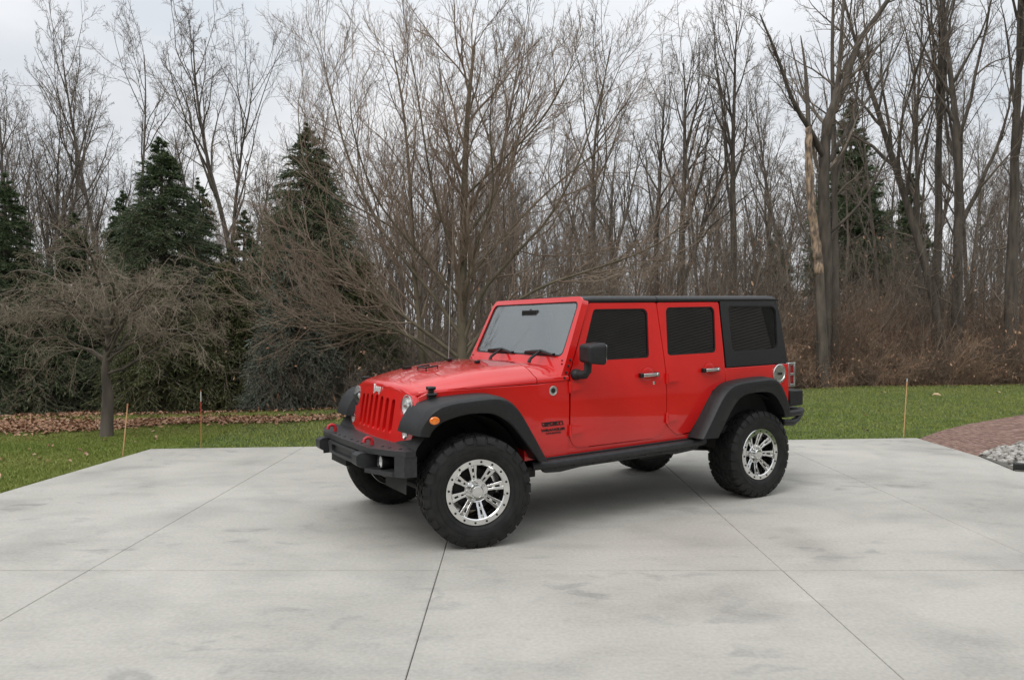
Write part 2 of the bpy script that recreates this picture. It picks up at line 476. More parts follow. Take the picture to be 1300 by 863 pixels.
Fq = [(2 * k, 2 * k + 1, 2 * k + 3, 2 * k + 2) for k in range(39)]
tag(np_mesh("path_bedding", V, Fq, M['joint']), kind='structure')

def on_paving(x, y):
    m = (y < np.interp(x, [-4.63, 5.70], [9.535, 10.475])) & (x > np.interp(y, [-3, 7, 9.52], [-4.92, -4.80, -4.63]) - .01) & (x < np.interp(y, [-3, 7, 10.46], [5.35, 5.48, 5.70]) + .01)
    up = np.interp(x, [5.6, 6.5, 7.40, 9.2, 12, 16], [10.40, 11.27, 12.08, 13.38, 14.93, 16.45])
    m |= (x > 5.55) & (y < up)
    m &= ~((y > np.interp(x, [-4.63, 5.70], [9.535, 10.475]) - .03 - .03 * np.sin(x * 9) * np.sin(x * 3.7)) & (x < 5.6))
    return m

# ---- grass blades
def blades(n, xr, yr, hmin, hmax, keep):
    x = rng.uniform(*xr, n); y = rng.uniform(*yr, n)
    we = np.interp(x, [-30, -9, -5, 0, 4, 9, 13.6, 30], [12.2, 12.9, 13.6, 15.2, 17.0, 19.2, 20.0, 22.5])
    m = (np.abs(x) < y * .74 + .4) & (y < we + rng.normal(0, .12, n) + .1) & ~on_paving(x, y) & (rng.random(n) < keep(x, y))
    return x[m], y[m]
near = blades(420000, (-10, -4.3), (5.2, 14), 0, 0, lambda x, y: np.clip(1.5 - y * .06, .3, 1))
far = blades(520000, (-6, 15.5), (9.4, 20.6), 0, 0, lambda x, y: np.clip(1.7 - y * .07, .35, 1))
X = np.concatenate([near[0], far[0]]); Y = np.concatenate([near[1], far[1]])
n = len(X)
Z = -.030 + .012 * np.sin(X * .8 + 1) * np.cos(Y * .7) + .05 * np.clip((Y - 11.5) / 6, 0, 1) * np.clip((X + 2) / 8, 0, 1)
tuft = .5 + .5 * np.sin(X * 7 + np.sin(Y * 5)) * np.sin(Y * 6.3 + np.cos(X * 4))
H = rng.uniform(.018, .038, n) * (.75 + .5 * tuft)
edge_b = (np.abs(Y - np.interp(X, [-4.63, 5.70], [9.52, 10.46])) < .12) & (X > -4.7) & (X < 5.8)
edge_l = (X < -4.6) & (np.abs(X - np.interp(Y, [-3, 7, 9.52], [-4.92, -4.80, -4.63])) < .10) & (Y < 9.6)
H = np.where(edge_b | edge_l, H * 1.45, H)
az = rng.uniform(0, 2 * pi, n); W = rng.uniform(.0024, .0046, n) * (1 + Y * .03)
lx, ly = rng.normal(0, .5, n) * H, rng.normal(0, .5, n) * H
V = np.empty((n, 3, 3), np.float32)
V[:, 0] = np.stack([X - W * np.cos(az), Y - W * np.sin(az), Z], 1)
V[:, 1] = np.stack([X + W * np.cos(az), Y + W * np.sin(az), Z], 1)
V[:, 2] = np.stack([X + lx, Y + ly, Z + H], 1)
# yellowed patches further back and to the left, deeper green along the drive
patch = .5 + .5 * np.sin(X * 1.1 + 2 * np.sin(Y * .9)) * np.cos(Y * 1.7 + X * .4)
dback = np.interp(X, [-30, -9, -5, 0, 4, 9, 13.6, 30], [12.2, 12.9, 13.6, 15.2, 17.0, 19.2, 20.0, 22.5]) - Y
T = np.clip(.36 + .20 * patch + .26 * np.exp(-np.maximum(dback, 0) / np.where(X > 2, 2.2, 2.0)) + .16 * (X < -2.5) * (.5 + .5 * np.sin(X * 2.3 + Y * 1.7) * np.sin(Y * 3.1 - X)) - .14 * np.exp(-((Y - np.interp(X, [-4.63, 5.7], [9.7, 10.9])) / .9) ** 2) + rng.normal(0, .15, n), 0, 1)
M['grass'] = mat("grass_blade", (0.130, 0.205, 0.028), (0.185, 0.245, 0.042), rough=0.6, scale=.9,
                 attr=[(0.100, .155, .020), (.195, .255, .034), (.29, .295, .066), (.40, .32, .13)])
tag(np_mesh("grass", V.reshape(-1, 3), np.arange(n * 3).reshape(-1, 3), M['grass'], tint=np.repeat(T, 3)), kind='stuff')

# ---- fallen leaves on the lawn under the trees and along the wood's edge
def leaf_cards(X, Y, Z, size, flat=.5):
    n = len(X); az = rng.uniform(0, 2 * pi, n); s = size * rng.uniform(.6, 1.25, n)
    ux = np.stack([np.cos(az), np.sin(az), rng.normal(0, flat, n)], 1); vx = np.stack([-np.sin(az), np.cos(az), rng.normal(0, flat, n)], 1)
    c = np.stack([X, Y, Z], 1); up = np.stack([np.zeros(n), np.zeros(n), s * rng.uniform(.05, .55, n)], 1)
    V = np.empty((n, 6, 3), np.float32); a = s[:, None]
    V[:, 0] = c - ux * a; V[:, 1] = c - ux * a * .3 - vx * a * .55 + up; V[:, 2] = c + ux * a * .5 - vx * a * .42 + up
    V[:, 3] = c + ux * a * 1.05; V[:, 4] = c + ux * a * .5 + vx * a * .42 + up * .8; V[:, 5] = c - ux * a * .3 + vx * a * .55 + up * .8
    b = np.arange(n)[:, None] * 6
    F4 = np.concatenate([b + np.array([[0, 1, 2, 3]]), b + np.array([[0, 3, 4, 5]])])
    return V.reshape(-1, 3), F4, np.repeat(rng.random(n), 6)
n = 26000
X = rng.uniform(-11, 15, n); we = np.interp(X, [-30, -9, -5, 0, 4, 9, 13.6, 30], [12.2, 12.9, 13.6, 15.2, 17.0, 19.2, 20.0, 22.5])
Y = we + rng.uniform(-.02, 2.2, n) * np.where(X < 3, .8, 1.0)
n2 = 13000     # the raked band between lawn and spruces, the scatter nearer the drive
X2 = rng.uniform(-10, -2.6, n2); w2 = np.interp(X2, [-30, -9, -5, 0], [12.2, 12.9, 13.6, 15.2])
Y2 = w2 - 1.30 - .25 * np.clip((-X2 - 5) / 4, 0, 1) + rng.normal(0, 1, n2) * (.22 + .30 * np.clip((-X2 - 5) / 4, 0, 1)) + .15 * np.sin(X2 * 2.1)
keep = rng.random(n2) < np.clip(1.05 - (X2 + 8) * .16, .12, 1); X2, Y2 = X2[keep], Y2[keep]
n3 = 150
X3 = rng.uniform(-10, -4.9, n3); Y3 = rng.uniform(7.2, 12.8, n3)
n4 = 26
X4 = rng.uniform(-4, 14, n4); Y4 = rng.uniform(11, 18.5, n4)
X = np.concatenate([X, X2, X3, X4]); Y = np.concatenate([Y, Y2, Y3, Y4])
ok = ~on_paving(X, Y) & (np.abs(X) < Y * .75 + .6); X, Y = X[ok], Y[ok]
V, F4, T = leaf_cards(X, Y, np.where(Y > np.interp(X, [-30, -9, -5, 0, 4, 9, 13.6, 30], [12.2, 12.9, 13.6, 15.2, 17.0, 19.2, 20.0, 22.5]) + .1, -.12, .004) + rng.uniform(0, .02, len(X)), .036, .35)
M['leaf'] = mat("fallen_leaf", (0.20, 0.105, 0.058), (0.30, 0.165, 0.09), rough=0.8, scale=6, attr=[(.16, .08, .045), (.33, .17, .09), (.44, .26, .16), (.50, .36, .25)])
tag(np_mesh("leaf_litter", V, F4, M['leaf'], tint=T), kind='stuff')

# ---- river stones beside the drive and their black edging
ico = bmesh.new(); bmesh.ops.create_icosphere(ico, subdivisions=1, radius=1.0)
IV = np.array([v.co[:] for v in ico.verts]); ico.verts.index_update(); IF = np.array([[v.index for v in f.verts] for f in ico.faces]); ico.free()
V, Fs, T = [], [], []
k = 0
for _ in range(9000):
    x, y = rng.uniform(5.5, 9.5), rng.uniform(7.3, 11.4)
    lo_y = 8.02 - (x - 5.48) * .45
    hi_y = np.interp(x, [5.5, 6.3, 7.15, 9.6], [8.92, 9.45, 10.15, 11.55]) - .05
    if x < np.interp(y, [-3, 7, 10.46], [5.35, 5.48, 5.70]) + .05 or y > hi_y or y < lo_y: continue
    s = rng.uniform(.016, .038)
    sc = np.array([rng.uniform(.8, 1.5), rng.uniform(.7, 1.2), rng.uniform(.5, .85)]) * s
    P = IV * (1 + .14 * np.sin(IV @ rng.normal(0, 2.2, (3, 1)) + rng.uniform(0, 6)))
    a, b_ = rng.uniform(0, 2 * pi), rng.normal(0, .5)
    Rm = np.array([[cos(a), -sin(a), 0], [sin(a), cos(a), 0], [0, 0, 1]]) @ np.array([[1, 0, 0], [0, cos(b_), -sin(b_)], [0, sin(b_), cos(b_)]])
    mound = .05 * min(1, (x - 5.5) / .5)
    V.append((P * sc) @ Rm.T + np.array([x, y, -.01 + mound + rng.uniform(0, .03)])); Fs.append(IF + k * len(IV)); T += [rng.random()] * len(IV); k += 1
M['stone'] = mat("river_stone", (0.30, 0.285, 0.26), (0.42, 0.405, 0.38), rough=0.8, scale=14, attr=[(.14, .125, .11), (.30, .28, .25), (.42, .40, .36), (.55, .53, .49)])
tag(np_mesh("river_stones", np.concatenate(V), np.concatenate(Fs), M['stone'], tint=T, smooth=True), kind='stuff')
bm = bmesh.new()
add_prism(bm, [(5.44, 8.02), (9.5, 6.2), (9.5, 7.0), (7.2, 10.15), (5.62, 8.9)], -.12, .012, 'z')
tag(obj("stone_bed_soil", bm, M['joint'], smooth=0), kind='structure')
bm = bmesh.new()
add_prism(bm, rpoly([(5.435, 8.055), (5.455, 8.075), (9.52, 6.25), (9.5, 6.20)], .004, 2), -.10, .075, 'z')
add_tube(bm, [(5.445, 8.065, .075), (9.51, 6.225, .075)], .014, 8)
tag(obj("landscape_edging", bm, M['black'], bevel=.003), "black landscape edging strip in front of the river stones at right", "edging")

# ---- thin marker stakes along the edge of the drive
M['stake'] = mat("orange_fibreglass", (0.46, 0.17, 0.07), (0.54, 0.22, 0.10), rough=0.5, scale=12)
M['stakered'] = mat("red_tape", (0.36, 0.04, 0.03), (0.42, 0.05, 0.04), rough=0.4, scale=30)
M['stakewhite'] = mat("white_tape", (0.46, 0.45, 0.43), (0.54, 0.53, 0.51), rough=0.4, scale=30)
M['stakepale'] = mat("faded_orange_fibreglass", (0.62, 0.34, 0.16), (0.70, 0.42, 0.22), rough=0.5, scale=12)
def stake(base, top, r, m, label, bands=()):
    base, top = Vector(base), Vector(top)
    bm = bmesh.new(); add_tube(bm, [base - (top - base) * .2, base.lerp(top, .5), top], [r, r, r * .85], 10)
    o = obj("driveway_marker", bm, M[m]); tag(o, label, "marker stake", "marker stakes along the edge of the driveway")
    for nm, a, b, mm in bands:
        bm = bmesh.new(); add_tube(bm, [base.lerp(top, a), base.lerp(top, b)], r * 1.18, 10); obj(nm, bm, M[mm], o)
    return o
stake((-4.772, 9.10, -.02), (-4.68, 9.05, .62), .0075, 'stakepale', "pale orange marker stake leaning right at the left corner of the drive",
      [("tip", .93, 1.004, 'stake')])
stake((-4.06, 9.70, -.02), (-4.06, 9.70, .74), .0052, 'stake', "upright orange marker stake with white and red tape near its top",
      [("white_band", .80, .97, 'stakewhite'), ("red_band", .58, .80, 'stakered')])
stake((5.62, 10.66, -.02), (5.665, 10.66, .82), .0070, 'stakepale', "thin pale marker stake on the right lawn beside the paver path",
      [("tip", .95, 1.004, 'stakewhite')])

# ---- single big leaves lying on the right lawn
bmL = mat("pale_leaf", (0.46, 0.33, 0.17), (0.55, 0.42, 0.25), rough=0.7, scale=20)
for u, v, lab in ((1122, 502.5, "pale curled leaf on the right lawn just left of the marker stake"), (1190, 506, "tan leaf lying flat on the right lawn between stake and path"),
                  (1268, 502, "largest pale leaf on the right lawn above the paver path"), (1258, 492.5, "pale leaf at the far edge of the right lawn against the brush")):
    y = F_ * (CAM_H + .0) / (v - V0); x = (u - 650) / F_ * y
    Vv, Ff, _ = leaf_cards(np.array([x]), np.array([y]), np.array([lawn_z(x, y) + .055]), .085, .25)
    tag(np_mesh("fallen_leaf", Vv, Ff, bmL), lab, "leaf", "pale leaves lying on the right lawn")

# ---- the house beside and behind the drive, out of frame: it mirrors in the paint and the glass
M['siding'] = mat("beige_clapboard", (0.40, 0.37, 0.32), (0.45, 0.42, 0.365), rough=0.6, scale=2)
M['shingle'] = mat("roof_shingle", (0.05, 0.048, 0.046), (0.09, 0.085, 0.08), rough=0.9, scale=6)
house = empty("house", (14, -6, 0))
tag(house, "beige clapboard house with a dark shingle roof standing right of the driveway", "house")
bm = bmesh.new()
def siding(p0, p1, h0, h1, nrm):
    p0, p1, nrm = Vector(p0), Vector(p1), Vector(nrm)
    z = h0
    while z < h1:
        a0, a1 = p0 + nrm * .025, p1 + nrm * .025
        q = [a0 + Vector((0, 0, z)), a1 + Vector((0, 0, z)), p1 + nrm * .004 + Vector((0, 0, z + .078)), p0 + nrm * .004 + Vector((0, 0, z + .078))]
        bm.faces.new([bm.verts.new(p) for p in q])
        q = [p0 + Vector((0, 0, z)), p1 + Vector((0, 0, z)), a1 + Vector((0, 0, z)), a0 + Vector((0, 0, z))]
        bm.faces.new([bm.verts.new(p) for p in q])
        z += .075
siding((14.0, -7, 0), (14.0, 5.6, 0), 0.15, 7.2, (-1, 0, 0))
siding((14.0, 5.6, 0), (22.0, 5.6, 0), 0.15, 7.2, (0, 1, 0))
siding((-9.0, -8, 0), (14.0, -8, 0), 0.15, 3.3, (0, 1, 0))
add_box(bm, 14.0, 22, -8, 5.6, -.1, 7.2); add_box(bm, -9, 14.0, -16, -8, -.1, 3.3)
for v in bm.verts: v.co -= Vector((14, -6, 0))
obj("wall", bm, M['siding'], house, smooth=0)
bm = bmesh.new()
add_prism(bm, [(13.5, 7.2), (22.5, 7.2), (18, 9.4)], -16.4, 6.0, 'y')
add_prism(bm, [(-16.5, 3.29), (-7.5, 3.29), (-12, 5.5)], -9.4, 13.6, 'x')
for v in bm.verts: v.co -= Vector((14, -6, 0))
obj("roof", bm, M['shingle'], house, smooth=0)

# ================================================================ TREES
M['bark'] = mat("grey_bark", (0.075, 0.062, 0.048), (0.155, 0.13, 0.103), rough=0.95, scale=7, stretch=(1, 1, .25), bump=0.9, bscale=26)
M['bark_dark'] = mat("dark_bark", (0.055, 0.045, 0.035), (0.125, 0.104, 0.082), rough=0.95, scale=7, stretch=(1, 1, .25), bump=0.9, bscale=26)
M['bark_mossy'] = mat("mossy_bark", (0.09, 0.076, 0.047), (0.16, 0.13, 0.09), rough=0.95, scale=5, stretch=(1, 1, .4), bump=0.6, bscale=30)
M['twig'] = mat("twig_bark", (0.125, 0.10, 0.077), (0.205, 0.17, 0.134), rough=0.9, scale=3)
M['twig_red'] = mat("brown_twig_bark", (0.175, 0.122, 0.086), (0.275, 0.21, 0.158), rough=0.9, scale=2)
M['brush'] = mat("brush_stems", (0.11, 0.083, 0.060), (0.31, 0.205, 0.135), rough=0.9, scale=.9, detail=3, lo=.38, hi=.62)
M['twig_pale'] = mat("lichen_twig_bark", (0.15, 0.118, 0.085), (0.25, 0.205, 0.152), rough=0.9, scale=3)
M['barewood'] = mat("barkless_wood", (0.13, 0.10, 0.078), (0.42, 0.30, 0.20), rough=0.9, scale=15, stretch=(1, 1, .3), bump=1.0, bscale=22, lo=.40, hi=.60)
M['spruce'] = mat("spruce_needles", (0.042, 0.07, 0.032), (0.068, 0.10, 0.044), rough=0.6, scale=2.2, attr=[(.058, .092, .042), (.115, .165, .072), (.21, .26, .115)])
M['bluespruce'] = mat("blue_spruce_needles", (0.08, 0.11, 0.085), (0.13, 0.16, 0.125), rough=0.6, scale=2.2, attr=[(.085, .11, .082), (.18, .215, .165), (.33, .36, .29)])
M['olivespruce'] = mat("olive_needles", (0.035, 0.052, 0.018), (0.06, 0.075, 0.026), rough=0.6, scale=2.0, attr=[(.07, .10, .032), (.15, .18, .058), (.25, .22, .09)])

def nrmz(a): return a / np.maximum(np.linalg.norm(a, axis=-1, keepdims=True), 1e-9)
def tubes(P, Rd, sides):
    """P (N,K,3), Rd (N,K) -> vertices, quads"""
    N, K, _ = P.shape
    T = np.empty_like(P); T[:, 1:-1] = P[:, 2:] - P[:, :-2]; T[:, 0] = P[:, 1] - P[:, 0]; T[:, -1] = P[:, -1] - P[:, -2]
    T = nrmz(T)
    ref = np.where(np.abs(T[:, :1, 2:3]) > .9, np.array([1., 0, 0]), np.array([0, 0, 1.]))
    U = nrmz(np.cross(T, np.broadcast_to(ref, T.shape))); Wv = np.cross(T, U)
    a = np.arange(sides) * 2 * pi / sides
    V = P[:, :, None] + Rd[:, :, None, None] * (np.cos(a)[None, None, :, None] * U[:, :, None] + np.sin(a)[None, None, :, None] * Wv[:, :, None])
    i = np.arange(N)[:, None, None] * K * sides; k = np.arange(K - 1)[None, :, None] * sides; s = np.arange(sides)[None, None, :]; s2 = (s + 1) % sides
    F = np.stack([i + k + s, i + k + s2, i + k + sides + s2, i + k + sides + s], -1).reshape(-1, 4)
    return V.reshape(-1, 3), F
def join(parts):
    V, F, o = [], [], 0
    for v, f in parts: V.append(v); F.append(f + o); o += len(v)
    return np.concatenate(V), np.concatenate(F)
def grow(S, D, L, R0, R1, K, wob, up, rg, droop=0.0):
    N = len(S); P = np.empty((N, K, 3)); P[:, 0] = S; d = nrmz(D.copy())
    for k in range(1, K):
        d = nrmz(d + rg.normal(0, wob, (N, 3)) + np.array([0, 0, up - droop * k / K]))
        P[:, k] = P[:, k - 1] + d * (L / (K - 1))[:, None]
    t = np.linspace(0, 1, K)[None]
    return P, R0[:, None] * (1 - t) + R1[:, None] * t
def sprout(P, Rd, per, t0, t1, ang, lf, K, wob, up, rg, rf=.6, rtip=.002, droop=0.0, lscale=None, tpow=1.0, flat=1.0):
    """children of every branch: per of them between t0 and t1, leaving at ang (lo, hi) radians"""
    N, Kp, _ = P.shape
    t = (np.arange(per)[None] + rg.random((N, per))) / per
    t = t0 + (t1 - t0) * t ** tpow
    x = t * (Kp - 1); i = np.minimum(x.astype(int), Kp - 2); f = (x - i)[..., None]
    n = np.arange(N)[:, None]
    S = P[n, i] * (1 - f) + P[n, i + 1] * f
    T = nrmz(P[n, i + 1] - P[n, i]); r = Rd[n, i] * (1 - f[..., 0]) + Rd[n, i + 1] * f[..., 0]
    Lp = np.linalg.norm(P[:, 1:] - P[:, :-1], axis=2).sum(1)[:, None]
    L = Lp * lf * (1.12 - .62 * t) * rg.uniform(.6, 1.25, t.shape)
    if lscale is not None: L = np.minimum(L, lscale * rg.uniform(.7, 1.2, t.shape))
    q = rg.normal(0, 1, T.shape); q = nrmz(q - T * (q * T).sum(-1, keepdims=True)); q[..., 2] *= flat; q = nrmz(q)
    a = rg.uniform(ang[0], ang[1], t.shape)[..., None]
    D = T * np.cos(a) + q * np.sin(a)
    S, D, L, r = S.reshape(-1, 3), D.reshape(-1, 3), L.ravel(), r.ravel()
    return grow(S, D, L, np.maximum(r * rf, rtip), np.full(len(S), rtip), K, wob, up, rg, droop)

def bare_tree_mesh(seed, H, r0, fork, nl, lean=.02, ang=(.35, .8), lf=.42, up=.10, twig=.004, stems=1, dens=1.0, spread=1.0):
    """woodland tree: bare trunk, ascending limbs, fine spray of twigs. returns two meshes' data"""
    rg = np.random.default_rng(seed)
    S = np.zeros((stems, 3)); S[:, :2] = rg.normal(0, .10 * (stems > 1), (stems, 2)); S[:, 2] = -.25
    D = np.stack([rg.normal(0, lean + .10 * (stems > 1), stems), rg.normal(0, lean + .1 * (stems > 1), stems), np.ones(stems)], 1)
    L = H * rg.uniform(.86, 1.0, stems); Rr = np.full(stems, r0) * rg.uniform(.8, 1.0, stems)
    P0, R0_ = grow(S, D, L, Rr, np.full(stems, .012), 18, .035, .012, rg)
    t = np.linspace(0, 1, 18)[None]; R0_ = Rr[:, None] * (1 - t) ** .85 + .010; R0_[:, 0] *= 1.45; R0_[:, 1] *= 1.06
    P1, R1_ = sprout(P0, R0_, nl, fork, .97, ang, lf * spread, 10, .11, up, rg, .62, .006, tpow=.8)
    P2, R2_ = sprout(P1, R1_, int(6 * dens), .22, 1.0, (.4, .95), .45, 7, .14, up * .6, rg, .6, .0045)
    P3, R3_ = sprout(P2, R2_, int(6 * dens), .15, 1.0, (.4, 1.0), .46, 5, .16, up * .5, rg, .65, twig)
    P4, R4_ = sprout(P3, R3_, int(5 * dens), .15, 1.0, (.4, 1.0), .55, 4, .18, up * .4, rg, .7, twig * .75)
    Pd, Rd_ = sprout(P0, R0_, 7, .15, fork + .1, (.8, 1.4), .10, 6, .16, .02, rg, .22, .004)      # dead side sticks low on the trunk
    Pe, Re_ = sprout(Pd, Rd_, 4, .3, 1.0, (.5, 1.0), .5, 4, .2, 0, rg, .6, .003)
    return join([tubes(P0, R0_, 9), tubes(P1, R1_, 6)]), join([tubes(P2, R2_, 4), tubes(P3, R3_, 3), tubes(P4, R4_, 3), tubes(Pd, Rd_, 4), tubes(Pe, Re_, 3)])

def tree_thing(name, loc, tr, cr, mt, mc, label, cat, group=None, rz=0.0):
    o = empty(name, loc, rz); tag(o, label, cat, group)
    np_mesh("trunk", *tr, mt, o, smooth=True); np_mesh("crown", *cr, mc, o)
    return o
def tree_copy(src, loc, rz, sc, label=None, group=None):
    o = src.copy(); COL.objects.link(o); o.location = loc; o.rotation_euler = (0, 0, rz); o.scale = sc
    if label: o['label'] = label
    if group: o['group'] = group
    for ch in src.children:
        c = ch.copy(); COL.objects.link(c); c.parent = o
        for g in ch.children:
            d = g.copy(); COL.objects.link(d); d.parent = c
    return o

# ---- bare trees of the wood
SPEC = [dict(H=13, r0=.19, fork=.38, nl=15), dict(H=14, r0=.22, fork=.45, nl=14, ang=(.3, .6)), dict(H=12, r0=.13, fork=.42, nl=14, ang=(.35, .75)),
        dict(H=11, r0=.10, fork=.40, nl=13, ang=(.3, .65)), dict(H=13, r0=.20, fork=.30, nl=16, ang=(.3, .7), stems=2), dict(H=11.5, r0=.13, fork=.30, nl=13, stems=3, ang=(.3, .6)),
        dict(H=10, r0=.075, fork=.30, nl=14, ang=(.4, .8), lf=.36), dict(H=12.5, r0=.16, fork=.5, nl=12, ang=(.45, .9), lf=.5), dict(H=9, r0=.06, fork=.22, nl=14, ang=(.35, .7), lf=.4)]
PROTO = []
for i, sp in enumerate(SPEC):
    tr, cr = bare_tree_mesh(100 + i, **sp)
    m1 = M['bark_dark'] if i in (1, 4, 7) else M['bark']
    PROTO.append((tr, cr, m1))
proto_obj = {}
def plant(i, u, y, hscale, wscale=None, label=None, group=None, rz=None, v_base=None):
    x = (u - 650) / F_ * y
    z = -.10
    rz = rng.uniform(0, 2 * pi) if rz is None else rz
    sc = (wscale or hscale, wscale or hscale, hscale)
    if i not in proto_obj:
        tr, cr, m1 = PROTO[i]
        o = tree_thing("bare_tree", (x, y, z), tr, cr, m1, M['twig'], label, "tree", group, rz); o.scale = sc
        proto_obj[i] = o
        return o
    return tree_copy(proto_obj[i], (x, y, z), rz, sc, label, group)

GB = "bare trees of the wood behind the lawn"
GL = "slender bare trees behind the spruces"
# the taller ones one can pick out
NAMED = [
    (5, 70, 24, .84, .72, "bare many-stemmed tree left of the tallest spruce, second from the left edge", GL),
    (2, 140, 21.5, .90, .66, "tall thin bare tree rising directly left of the pointed spruce top", GL),
    (3, 158, 23, .98, .85, "thin bare tree with a crooked top just behind the pointed spruce", GL),
    (7, 282, 20.5, .78, .62, "bare tree with wide open forks right of the pointed spruce", GL),
    (2, 318, 20, .84, .80, "bare tree with a pale forked trunk beside the big spruce", GL),
    (5, 12, 19, .76, .7, "bare tree at the far left edge above the low spruce", GL),
    (1, 866, 24, .84, .72, "thick dark bare trunk rising above the middle of the vehicle's roof", GB),
    (4, 834, 25, .80, .66, "twin-stemmed bare tree just left of the thick trunk above the roof", GB),
    (1, 930, 23.5, .92, .68, "tall straight bare tree above the rear end of the vehicle's roof", GB),
    (2, 1003, 30, 1.05, .8, "thin bare tree between the straight tree and the peeling dead trunk", GB),
    (4, 1212, 22, 1.15, .86, "big twin-trunk bare tree in the right part of the wood", GB),
    (1, 1190, 23, 1.12, .72, "dark leaning bare trunk touching the left side of the big twin trunks", GB),
    (1, 1287, 21.5, 1.15, .82, "thick bare trunk nearest the right edge of the picture", GB),
    (0, 1160, 26, 1.02, .66, "grey bare tree left of the big twin trunks above the brush", GB),
]
for a in NAMED: plant(a[0], a[1], a[2], a[3], a[4], a[5], a[6])
# the rest of the wood
cnt = 0; rng = np.random.default_rng(77); used = [(a[1], 18) for a in NAMED] + [(1046, 22), (1062, 22)]
for tries in range(4000):
    y = 21 + 36 * rng.random() ** 1.25
    u = rng.uniform(-420, 1620)
    if y < 40 and any(abs(u - q) < w * 19 / y for q, w in used): continue
    x = (u - 650) / F_ * y
    if y < wood_edge(x) + 3.5: continue
    i = int(rng.choice([2, 2, 3, 3, 3, 5, 6, 6, 6, 8, 8]))
    right = np.clip((u - 600) / 300, 0, 1)
    h = (rng.uniform(.66, .84) if u < 430 else rng.uniform(.72, .92) + .16 * np.clip((u - 900) / 200, 0, 1)) * (.82 + .18 * y / 26)
    lab, grp = ("bare tree of the wood seen between and behind the nearer trunks", "nameless bare trees deep in the wood") if u > 430 else ("thin bare tree standing behind the row of spruces", "nameless thin trees behind the spruces")
    if u < 430 and rng.random() < .15: continue
    used.append((u, 13))
    plant(i, u, y, h, h * rng.uniform(.9, 1.1), lab, grp)
    cnt += 1
    if cnt >= 235: break

# ---- poles: young trunks filling the wood at eye level, far off
rg = np.random.default_rng(5)
N = 560
y = rg.uniform(27, 75, N); u = rg.uniform(380, 1360, N); x = (u - 650) / F_ * y
S = np.stack([x, y, np.full(N, -.2)], 1)
D = np.stack([rg.normal(0, .05, N), rg.normal(0, .05, N), np.ones(N)], 1)
Lg = rg.uniform(3.5, 9, N); r0 = rg.uniform(.03, .11, N)
P0, R0_ = grow(S, D, Lg, r0, np.full(N, .006), 8, .05, .02, rg)
P1, R1_ = sprout(P0, R0_, 12, .22, 1.0, (.35, .8), .28, 5, .14, .06, rg, .5, .005)
P2, R2_ = sprout(P1, R1_, 7, .2, 1.0, (.4, .9), .45, 4, .16, .05, rg, .6, .0045)
V, F4 = join([tubes(P0, R0_, 5), tubes(P1, R1_, 3), tubes(P2, R2_, 3)])
tag(np_mesh("distant_wood", V, F4, M['twig']), kind='stuff')

# ---- brush along the foot of the wood, with dead leaves hanging in it
def brush(name, N, xr, depth, hgt, mt, seed, leaves):
    rg = np.random.default_rng(seed)
    x = rg.uniform(*xr, N); e = np.interp(x, [-30, -9, -5, 0, 4, 9, 13.6, 30], [12.2, 12.9, 13.6, 15.2, 17.0, 19.2, 20.0, 22.5])
    y = e + .15 + depth * rg.random(N) ** 1.3
    S = np.stack([x, y, np.full(N, -.14)], 1)
    D = np.stack([rg.normal(0, .38, N), rg.normal(-.05, .35, N), np.ones(N)], 1)
    cl = .5 + .5 * np.sin(x * 1.7 + 1.3 * np.sin(y * 1.1)) * np.sin(y * 1.3 + x * .6); L = rg.uniform(hgt[0], hgt[1], N) * (.5 + .75 * cl) * (.55 + .6 * np.clip((y - e) / depth * 2.2, 0, 1))
    P0, R0_ = grow(S, D, L, rg.uniform(.004, .011, N), np.full(N, .0025), 7, .12, .03, rg, droop=.22)
    P1, R1_ = sprout(P0, R0_, 8, .2, 1.0, (.35, .95), .42, 5, .18, .02, rg, .6, .0026)
    P2, R2_ = sprout(P1, R1_, 4, .2, 1.0, (.4, 1.0), .5, 3, .2, 0, rg, .7, .002)
    V, F4 = join([tubes(P0, R0_, 4), tubes(P1, R1_, 3), tubes(P2, R2_, 3)])
    tag(np_mesh(name, V, F4, mt), kind='stuff')
    if leaves:
        tips = P1[:, -1][rg.random(len(P1)) < leaves]
        Vl, Fl, T = leaf_cards(tips[:, 0], tips[:, 1], tips[:, 2], .028, 1.0)
        tag(np_mesh("dead_leaves", Vl, Fl, M['leaf'], tint=T), kind='stuff')
brush("undergrowth", 5200, (1.0, 17), 6.5, (.5, 2.7), M['brush'], 3, .20)
brush("thicket", 900, (-4.5, 2.5), 3.5, (.6, 2.2), M['twig'], 4, .12)
# taller saplings behind the brush
rg = np.random.default_rng(8); N = 420
x = rg.uniform(-1, 19, N); e = np.interp(x, [-30, -9, -5, 0, 4, 9, 13.6, 30], [12.2, 12.9, 13.6, 15.2, 17.0, 19.2, 20.0, 22.5])
S = np.stack([x, e + rg.uniform(1.5, 9, N), np.full(N, -.14)], 1)
P0, R0_ = grow(S, np.stack([rg.normal(0, .14, N), rg.normal(0, .14, N), np.ones(N)], 1), rg.uniform(2.5, 5.5, N), rg.uniform(.012, .03, N), np.full(N, .003), 9, .08, .02, rg)
P1, R1_ = sprout(P0, R0_, 14, .15, 1.0, (.4, .95), .30, 6, .16, .04, rg, .5, .003)
P2, R2_ = sprout(P1, R1_, 7, .2, 1.0, (.4, 1.0), .45, 4, .2, .02, rg, .65, .0025)
V, F4 = join([tubes(P0, R0_, 5), tubes(P1, R1_, 3), tubes(P2, R2_, 3)])
tag(np_mesh("saplings", V, F4, M['twig']), kind='stuff')
tips = P2[:, -1][rg.random(len(P2)) < .035]; Vl, Fl, T = leaf_cards(tips[:, 0], tips[:, 1], tips[:, 2], .035, 1.0)
